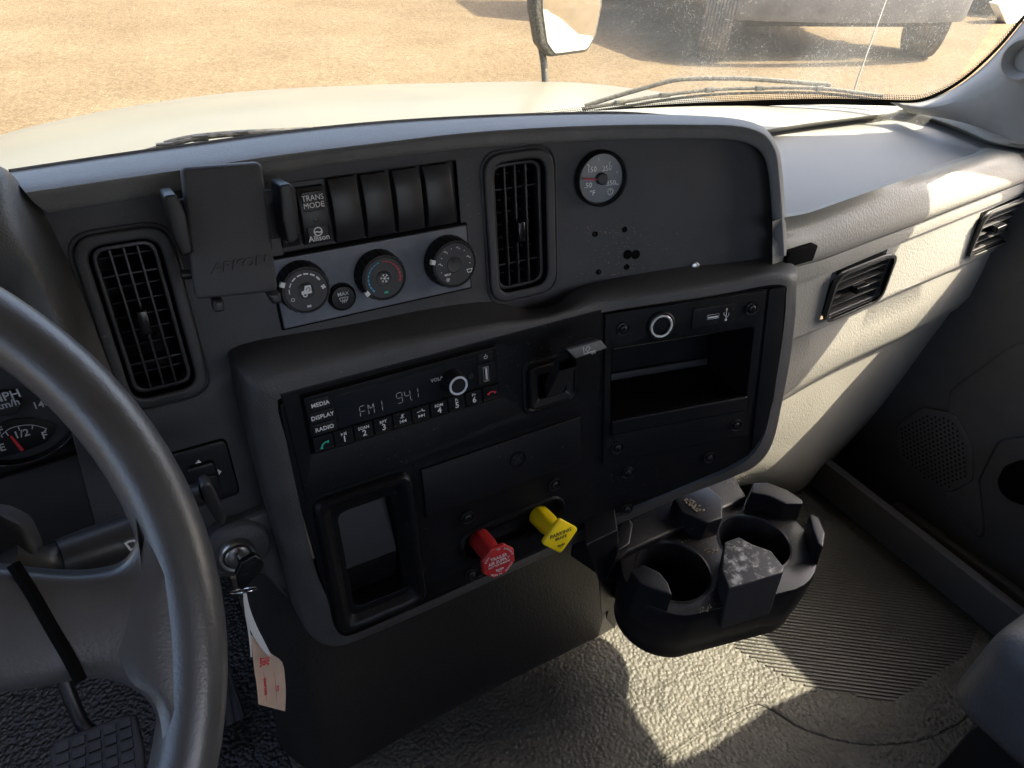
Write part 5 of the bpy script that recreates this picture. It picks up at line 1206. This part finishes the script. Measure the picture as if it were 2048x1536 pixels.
# ================================================================== LOWER COVER UNDER THE CONSOLE
lc = thing('lower_console_cover', (.3, .5, ZF), 'dark moulded cover wall reaching from the console down to the floor', 'console cover')
zb = ZF + .001
bt = [Vector((.03, .85, zb)), Vector((.035, .62, zb)), at(592, 1560, 'Z', zb) + Vector((-.005, .06, 0)), at(640, 1560, 'Z', zb) + Vector((0, .012, 0)), at(690, 1536, 'Z', zb), at(800, 1472, 'Z', zb), at(915, 1409, 'Z', zb), at(1040, 1346, 'Z', zb), at(1154, 1290, 'Z', zb), at(1223, 1253, 'Z', zb), Vector((.60, .49, zb)), Vector((.66, .54, zb)), Vector((.68, .75, zb))]
tpz = -.60
tpv = [Vector((.02, .85, tpz)), Vector((.02, .62, tpz)), Vector((.03, .53, tpz)), Vector((.055, .505, tpz)), Vector((.10, .50, tpz)), Vector((.17, .497, tpz)), Vector((.25, .495, tpz)), Vector((.33, .495, tpz)), Vector((.42, .497, tpz)), Vector((.48, .5, tpz)), Vector((.58, .51, tpz)), Vector((.64, .56, tpz)), Vector((.66, .75, tpz))]
mid = [a.lerp(b_, .5) + Vector((0, .01, 0)) for a, b_ in zip(bt, tpv)]
obj('cover_wall', loft([[p + Vector((0, -.012, 0)) for p in bt], [p + Vector((0, 0, .012)) for p in bt], mid, tpv], k=4, kr=5), m_wall, lc)

# ================================================================== CUP HOLDER
ch = thing('cup_holder', (.54, .36, -.76), 'black double cup holder with notched rim and a stained centre block below the console', 'cup holder')
ZD, ZT, ZBt = -.682, -.648, -.778
cL = Vector((.477, .358)); cR = Vector((.600, .345)); rc_ = .0435
DKF = PF((0, 0, 0), (1, 0, 0), (0, -1, 0), (0, 0, 1))   # u = x, v = -y, h = z
def hull2(r, back=.0):
    o_ = []
    ax_ = (cR - cL).normalized(); an = math.atan2(ax_.y, ax_.x)
    for i in range(17): t = an - math.pi / 2 - math.pi * .92 * i / 16; o_.append(cL + r * Vector((math.cos(t), math.sin(t))))
    for i in range(17): t = an + math.pi * .42 - math.pi * .92 * i / 16; o_.append(cR + (r + .0145) * Vector((math.cos(t), math.sin(t))))
    return o_
ro_ = hull2(.0625)
deck = plate(DKF, [(p.x, -p.y) for p in ro_], ZD, .006, holes=[circ(cL.x, -cL.y, rc_, 48), circ(cR.x, -cR.y, rc_, 48)], bev=.0008)
obj('deck', deck, m_cup, ch)
cen2 = (cL + cR) / 2
def sc2(p, s): return cen2 + (p - cen2) * s if True else p
obj('outer_shell', loft([[Vector((*sc2(p, s), z)) for p in ro_] for s, z in ((1.0, ZD - .001), (1.015, ZD - .012), (1.0, ZD - .05), (.955, ZBt + .015), (.92, ZBt), (.5, ZBt - .002))], closed=True, kr=2), m_cup, ch)
for c in (cL, cR):
    fr = PF((c.x, c.y, 0), (1, 0, 0), (0, -1, 0), (0, 0, 1))
    obj('cup_well', lathe(fr, 0, 0, [(rc_ + .0035, ZD + .0005), (rc_ + .001, ZD + .001), (rc_ - .001, ZD - .002), (rc_ - .003, ZD - .05), (rc_ - .006, ZBt + .01), (.0001, ZBt + .008)], 56), m_cup, ch)
    obj('well_ring', lathe(fr, 0, 0, [(rc_ - .014, ZBt + .009), (rc_ - .0145, ZBt + .0105), (rc_ - .015, ZBt + .009)], 56), m_cup, ch)
def block(L, zt, bot_out=.006, name='rim_block', m=None):
    T_ = [at(x, y, 'Z', zt) for x, y in zF(*L)]; c = sum(T_, Vector()) / len(T_)
    B_ = []
    for p in T_:
        q_ = Vector((p.x, p.y)); cn = min((cL, cR), key=lambda k_: (k_ - q_).length); d_ = (q_ - cn).normalized()
        amt = bot_out * (1.0 if (q_ - cn).length > rc_ + .006 else .15)
        B_.append(p + Vector((d_.x, d_.y, 0)) * amt)
    B_ = [Vector((p.x, p.y, ZD - .034)) for p in B_]
    T_ = [p for p in T_]
    return obj(name, prism(B_, T_, .0022, 3), m or m_cup, ch)
block([(690, 385), (800, 335), (925, 312), (1022, 392), (1018, 522), (920, 552), (742, 470)], -.650)
block([(385, 508), (422, 560), (400, 690), (318, 745), (300, 690), (318, 590)], -.655)
block([(405, 872), (490, 830), (600, 882), (655, 950), (684, 1032), (560, 992), (465, 945)], -.655)
def cb_mat():
    m = mat('stained_block', (.03, .03, .033), .45, .3, 500, var=.2, vscale=40)
    n = m.node_tree.nodes; l = m.node_tree.links; b = n['Principled BSDF']; g = n.new('ShaderNodeNewGeometry')
    t = n.new('ShaderNodeTexNoise'); t.inputs['Scale'].default_value = 80; t.inputs['Detail'].default_value = 12; t.inputs['Roughness'].default_value = .72; l.new(g.outputs['Position'], t.inputs['Vector'])
    r = n.new('ShaderNodeValToRGB'); e = r.color_ramp.elements; e[0].position = .48; e[0].color = (.02, .02, .022, 1); e[1].position = .62; e[1].color = (.36, .36, .35, 1); q2 = e.new(.54); q2.color = (.10, .095, .09, 1)
    l.new(t.outputs[0], r.inputs[0])
    sx_ = n.new('ShaderNodeSeparateXYZ'); l.new(g.outputs['Normal'], sx_.inputs[0]); mr = n.new('ShaderNodeMapRange'); mr.inputs[1].default_value = .85; mr.inputs[2].default_value = .97; l.new(sx_.outputs[2], mr.inputs[0])
    mx = n.new('ShaderNodeMix'); mx.data_type = 'RGBA'; mx.inputs['A'].default_value = (.03, .03, .033, 1); l.new(mr.outputs[0], mx.inputs['Factor']); l.new(r.outputs[0], mx.inputs['B']); l.new(mx.outputs['Result'], b.inputs['Base Color'])
    return m
m_stain = cb_mat()
block([(1030, 680), (1130, 645), (1210, 690), (1345, 738), (1432, 850), (1425, 882), (1250, 935), (1062, 992), (1012, 862)], -.645, .008, m=m_stain)
block([(1225, 285), (1320, 280), (1450, 330), (1555, 398), (1555, 425), (1440, 425), (1330, 370), (1210, 350)], -.650)
block([(1600, 492), (1660, 510), (1705, 620), (1690, 715), (1655, 690), (1625, 600)], -.650)
# collar linking to the console and side bracket
brk = [Vector((.395, .455, -.665)), Vector((.66, .47, -.665)), Vector((.64, .40, -.672)), Vector((.42, .40, -.672))]
obj('mounting_collar', prism([p + Vector((0, 0, -.05)) for p in brk], brk, .004), m_cup, ch)
bl = [at(x, y, 'Y', .405) for x, y in [(1172, 1090), (1235, 1060), (1245, 1180), (1230, 1260), (1212, 1238), (1216, 1222), (1203, 1228), (1198, 1165)]]
obj('side_bracket', prism([p + Vector((.03, .05, 0)) for p in bl], bl, .0015), m_cup, ch)
# crumbs
gm = bmesh.new()
def crumbs(L, z, n, s=.0016):
    P_ = [at(x, y, 'Z', z) for x, y in zF(*L)]
    for i in range(n):
        a, b_ = random.random(), random.random(); p = P_[0].lerp(P_[1], a).lerp(P_[3].lerp(P_[2], a), b_)
        r_ = s * random.uniform(.5, 1)
        bmesh.ops.create_icosphere(gm, subdivisions=1, radius=r_, matrix=Matrix.Translation(p + Vector((0, 0, r_ * .6))))
crumbs([(735, 390), (820, 400), (900, 470), (840, 480)], -.650, 46)
crumbs([(900, 735), (985, 715), (990, 745), (915, 765)], ZD, 22, .0013)
crumbs([(860, 1120), (940, 1100), (940, 1140), (870, 1160)], ZD, 16, .0014)
crumbs([(1030, 290), (1180, 230), (1210, 250), (1090, 300)], -.655, 22, .0013)
o = obj('debris_crumbs', gm, m_dirt); tag(o, 'loose tan crumbs scattered on the cup holder', 'crumbs', kind='stuff')
# spilled seed-like grains on the mat
gm = bmesh.new()
for cx, cy, n in ((1790, 1255, 26), (1765, 1245, 10), (1820, 1280, 18), (1650, 1370, 14), (1870, 1450, 12)):
    for i in range(n):
        p = at(cx + random.gauss(0, 12), cy + random.gauss(0, 7), 'Z', ZF + .002); r_ = random.uniform(.0008, .0018)
        bmesh.ops.create_icosphere(gm, subdivisions=1, radius=r_, matrix=Matrix.Translation(p))
o = obj('floor_grit', gm, mat('grit', (.05, .045, .04), .6)); tag(o, 'dark grit spilled on the ribbed floor mat', 'grit', kind='stuff')

# ================================================================== SEAT
se = thing('passenger_seat', (.9, -.15, ZF), 'dark vinyl passenger seat cushion with light piping at the lower right edge', 'seat')
def cushion(x0, x1, y0, y1, z0, z1, r):
    bm = box(((x0 + x1) / 2, (y0 + y1) / 2, (z0 + z1) / 2), x1 - x0, y1 - y0, z1 - z0, r, 6); return bm
obj('cushion', cushion(.695, 1.15, -.45, .112, -.77, -.625, .05), m_seat, se)
obj('piping', tube([(.7005, -.4, -.652), (.7005, 0, -.652), (.708, .07, -.652), (.745, .104, -.652), (.9, .106, -.652), (1.1, .106, -.652)], .0028, 8, k=4), mat('piping', (.2, .2, .2), .5), se)
obj('seat_base', box((.9, -.15, -.88), .36, .45, .2, .02), m_blk, se)

# ================================================================== STEERING COLUMN AND WHEEL
wc = Vector((-.2293, .2761, -.2907)); th, phh = .7846, .0473
wn = Vector((math.sin(phh) * math.cos(th), -math.cos(phh) * math.cos(th), math.sin(th)))   # towards the driver
wa = wn.cross(Vector((0, 0, 1))).normalized(); wb = wn.cross(wa).normalized()
if wb.z > 0: wb = -wb
if wa.x < 0: wa = -wa
WR, wr = .2153, .0157
sw_ = thing('steering_wheel', wc, 'black grained steering wheel with broad satin spokes in the left foreground', 'steering wheel')
rim = []
for i in range(96):
    t = 2 * math.pi * i / 96; e = math.cos(t) * wa + math.sin(t) * wb; c = wc + WR * e
    rim.append([c + wr * (math.cos(2 * math.pi * j / 20) * e * 1.0 + math.sin(2 * math.pi * j / 20) * wn * 1.08) for j in range(20)])
obj('rim', loft(rim + [rim[0]], closed=True), m_leather, sw_)
bpy.context.view_layer.update()
WF = PF(wc, wa, wb, wn)
def wi(px, py, h): return WF.inv(px, py, h)
# spoke outline from pixels, on the wheel plane
hs_ = .004
sp_t = [(-120, 1118), (0, 1130), (100, 1140), (170, 1141), (230, 1130), (262, 1104), (275, 1060), (270, 1000)]
sp_b = [(-120, 1395), (0, 1385), (90, 1372), (165, 1358), (230, 1362), (290, 1395), (318, 1450), (328, 1530)]
top_l = [WF.pos(*wi(x, y, -.004), -.004) for x, y in sp_t]; bot_l = [WF.pos(*wi(x, y, -.004), -.004) for x, y in sp_b]
top_m = [WF.pos(*wi(x, y + 22, .010), .010) for x, y in sp_t]; bot_m = [WF.pos(*wi(x, y - 18, .008), .008) for x, y in sp_b]
# ends of the spoke run into the rim
outl = [(390, 1040), (396, 1100), (400, 1180), (402, 1260), (398, 1330), (392, 1400), (386, 1460), (380, 1520)]
secs = []
for i in range(8):
    secs.append([top_l[i] - wn * .012, top_l[i], top_m[i], (top_m[i] * .5 + bot_m[i] * .5) + wn * .003, bot_m[i], bot_l[i], bot_l[i] - wn * .012])
obj('spoke', loft(secs, k=5, kr=5), m_leather, sw_)
# web between spoke and rim
rimP = [WF.pos(*wi(x, y, .0135), .0135) for x, y in [(350, 1000), (378, 1060), (392, 1130), (400, 1210), (402, 1290), (398, 1370), (392, 1450), (382, 1540)]]
ti_ = [WF.pos(*wi(x, y, .011), .011) for x, y in [(285, 1010), (288, 1080), (270, 1140), (240, 1200), (235, 1290), (260, 1360), (312, 1410), (330, 1520)]]
obj('spoke_web', loft([[p - wn * .004 for p in rimP], [(a + b_) / 2 + wn * .002 for a, b_ in zip(rimP, ti_)], ti_], k=4, kr=3), m_leather, sw_)
gp = [(26, 1128), (60, 1180), (100, 1250), (135, 1310), (162, 1362)]
obj('spoke_joint', tube([WF.pos(*wi(x, y, .0125), .0125) for x, y in gp], .0028, 8, k=4), m_deep, sw_)
obj('hub_cover', lathe(WF, 0, .045, [(.058, -.03), (.062, -.005), (.058, .006), (.04, .01), (.0001, .011)], 56), m_leather, sw_)
def other_spoke(s):
    a = [WF.pos(x * s, y, h) for x, y, h in ((.06, -.03, -.004), (.20, -.03, -.002), (.20, .04, -.002), (.06, .05, -.004))]
    return prism([p - wn * .012 for p in a], [p + wn * .008 for p in a], .006, 3)
obj('spoke', other_spoke(-1), m_leather, sw_)
col = thing('steering_column', wc - wn * .12, 'black steering column shroud with a shift stalk marked D behind the wheel', 'steering column')
obj('shroud', tube([wc - wn * .13 + wb * .05, wc - wn * .2 + wb * .03, wc - wn * .28, wc - wn * .36], .04, 24, k=3), m_panel, col)
sA = at(-20, 1090, 'Y', .36); 
s0 = at(70, 1128, 'Y', .38); s1 = at(118, 1118, 'Y', .385); s2 = at(330, 1050, 'Y', .40)
obj('stalk_joint', tube([at(0, 1110, 'Y', .37), s0, s1], .0105, 16, k=3), m_slat, col)
obj('shift_stalk', tube([s1, s1.lerp(s2, .5), s2], .0125, 20, k=4, r2=.0175), m_slat, col)
shb = [at(x, y, 'Y', .37) for x, y in [(-120, 1020), (0, 1028), (45, 1050), (70, 1100), (75, 1140), (-120, 1140)]]
obj('shroud_nose', prism([p + Vector((0, .03, -.02)) for p in shb], shb, .01, 4), m_panel, col)
dF = PF(at(265, 1090, 'Y', .376), S.X1, S.D, S.n); text(col, dF, 'D', 0, 0, .0, .0105, m_white, rot=R(15))
tk = thing('turn_signal_lever', at(420, 1000, 'Y', .43), 'glossy black flat ended stalk right of the wheel rim', 'lever')
qa = [at(x, y, 'Y', .42) for x, y in zG((1040, 1215), (1080, 1195), (1090, 1275), (1050, 1255))]
a_ = at(360, 1000, 'Y', .425); b2 = at(408, 985, 'Y', .42)
obj('stem', tube([a_, b2], .0085, 14), m_slat, tk)
fp = [at(x, y, 'Y', .412) for x, y in zG((1100, 1195), (1130, 1172), (1160, 1180), (1235, 1335), (1243, 1385), (1215, 1410), (1190, 1395), (1130, 1290))]
obj('paddle', prism([p + Vector((0, .012, 0)) for p in fp], fp, .003, 3), m_slat, tk)

# ================================================================== PEDALS
bpq = [at(x, y, 'Z', -.86) for x, y in [(98, 1500), (112, 1482), (250, 1430), (272, 1432), (288, 1500), (290, 1580), (110, 1620)]]
bp_ = thing('brake_pedal', sum(bpq, Vector()) / 7, 'broad rubber brake pedal pad with grid tread at the lower left', 'pedal')
obj('pad', prism([p + Vector((0, .01, -.014)) for p in bpq], bpq, .004, 3), m_rub, bp_)
c = sum(bpq, Vector()) / 7
ex = (bpq[4] - bpq[0]); ex.z = 0
d1 = (at(250, 1430, 'Z', -.86) - at(112, 1482, 'Z', -.86)).normalized(); d2 = Vector((-d1.y, d1.x, 0)); d2 = -d2 if d2.y > 0 else d2
pf = PF(at(105, 1490, 'Z', -.86), d1, d2, (0, 0, 1))
L1 = (at(272, 1432, 'Z', -.86) - at(105, 1490, 'Z', -.86)).length
tr_ = []
for i in range(5):
    for j in range(5):
        u0 = .004 + i * (L1 - .006) / 5; v0 = .003 + j * .0145
        tr_.append(plate(pf, rect((u0, v0, u0 + (L1 - .006) / 5 - .0035, v0 + .011), .001), .0025, .003, bev=.0006))
obj('tread_block', join(*tr_), m_rub, bp_)
obj('arm', tube([at(185, 1462, 'Z', -.875), at(160, 1440, 'Z', -.86), at(105, 1300, 'Y', .70)], .008, 10, k=3), m_blk, bp_)
ga = [at(x, y, 'Z', -.90) for x, y in [(446, 1310), (462, 1320), (492, 1432), (440, 1462), (436, 1455)]]
ga = [at(x, y, 'Z', -.93) for x, y in [(430, 1320), (452, 1318), (492, 1436), (425, 1466), (405, 1400)]]
gp_ = thing('accelerator_pedal', sum(ga, Vector()) / 5, 'narrow ribbed accelerator pedal right of the wheel rim', 'pedal')
obj('pad', prism([p + Vector((0, .01, -.012)) for p in ga], ga, .003, 2), m_rub, gp_)
rb2 = []
for k in range(4):
    a = ga[1].lerp(ga[0], k * .28 + .08); b_ = ga[2].lerp(ga[3], k * .28 + .08); rb2.append(tube([a + Vector((0, 0, .002)), b_ + Vector((0, 0, .002))], .002, 6))
obj('tread_rib', join(*rb2), m_rub, gp_)
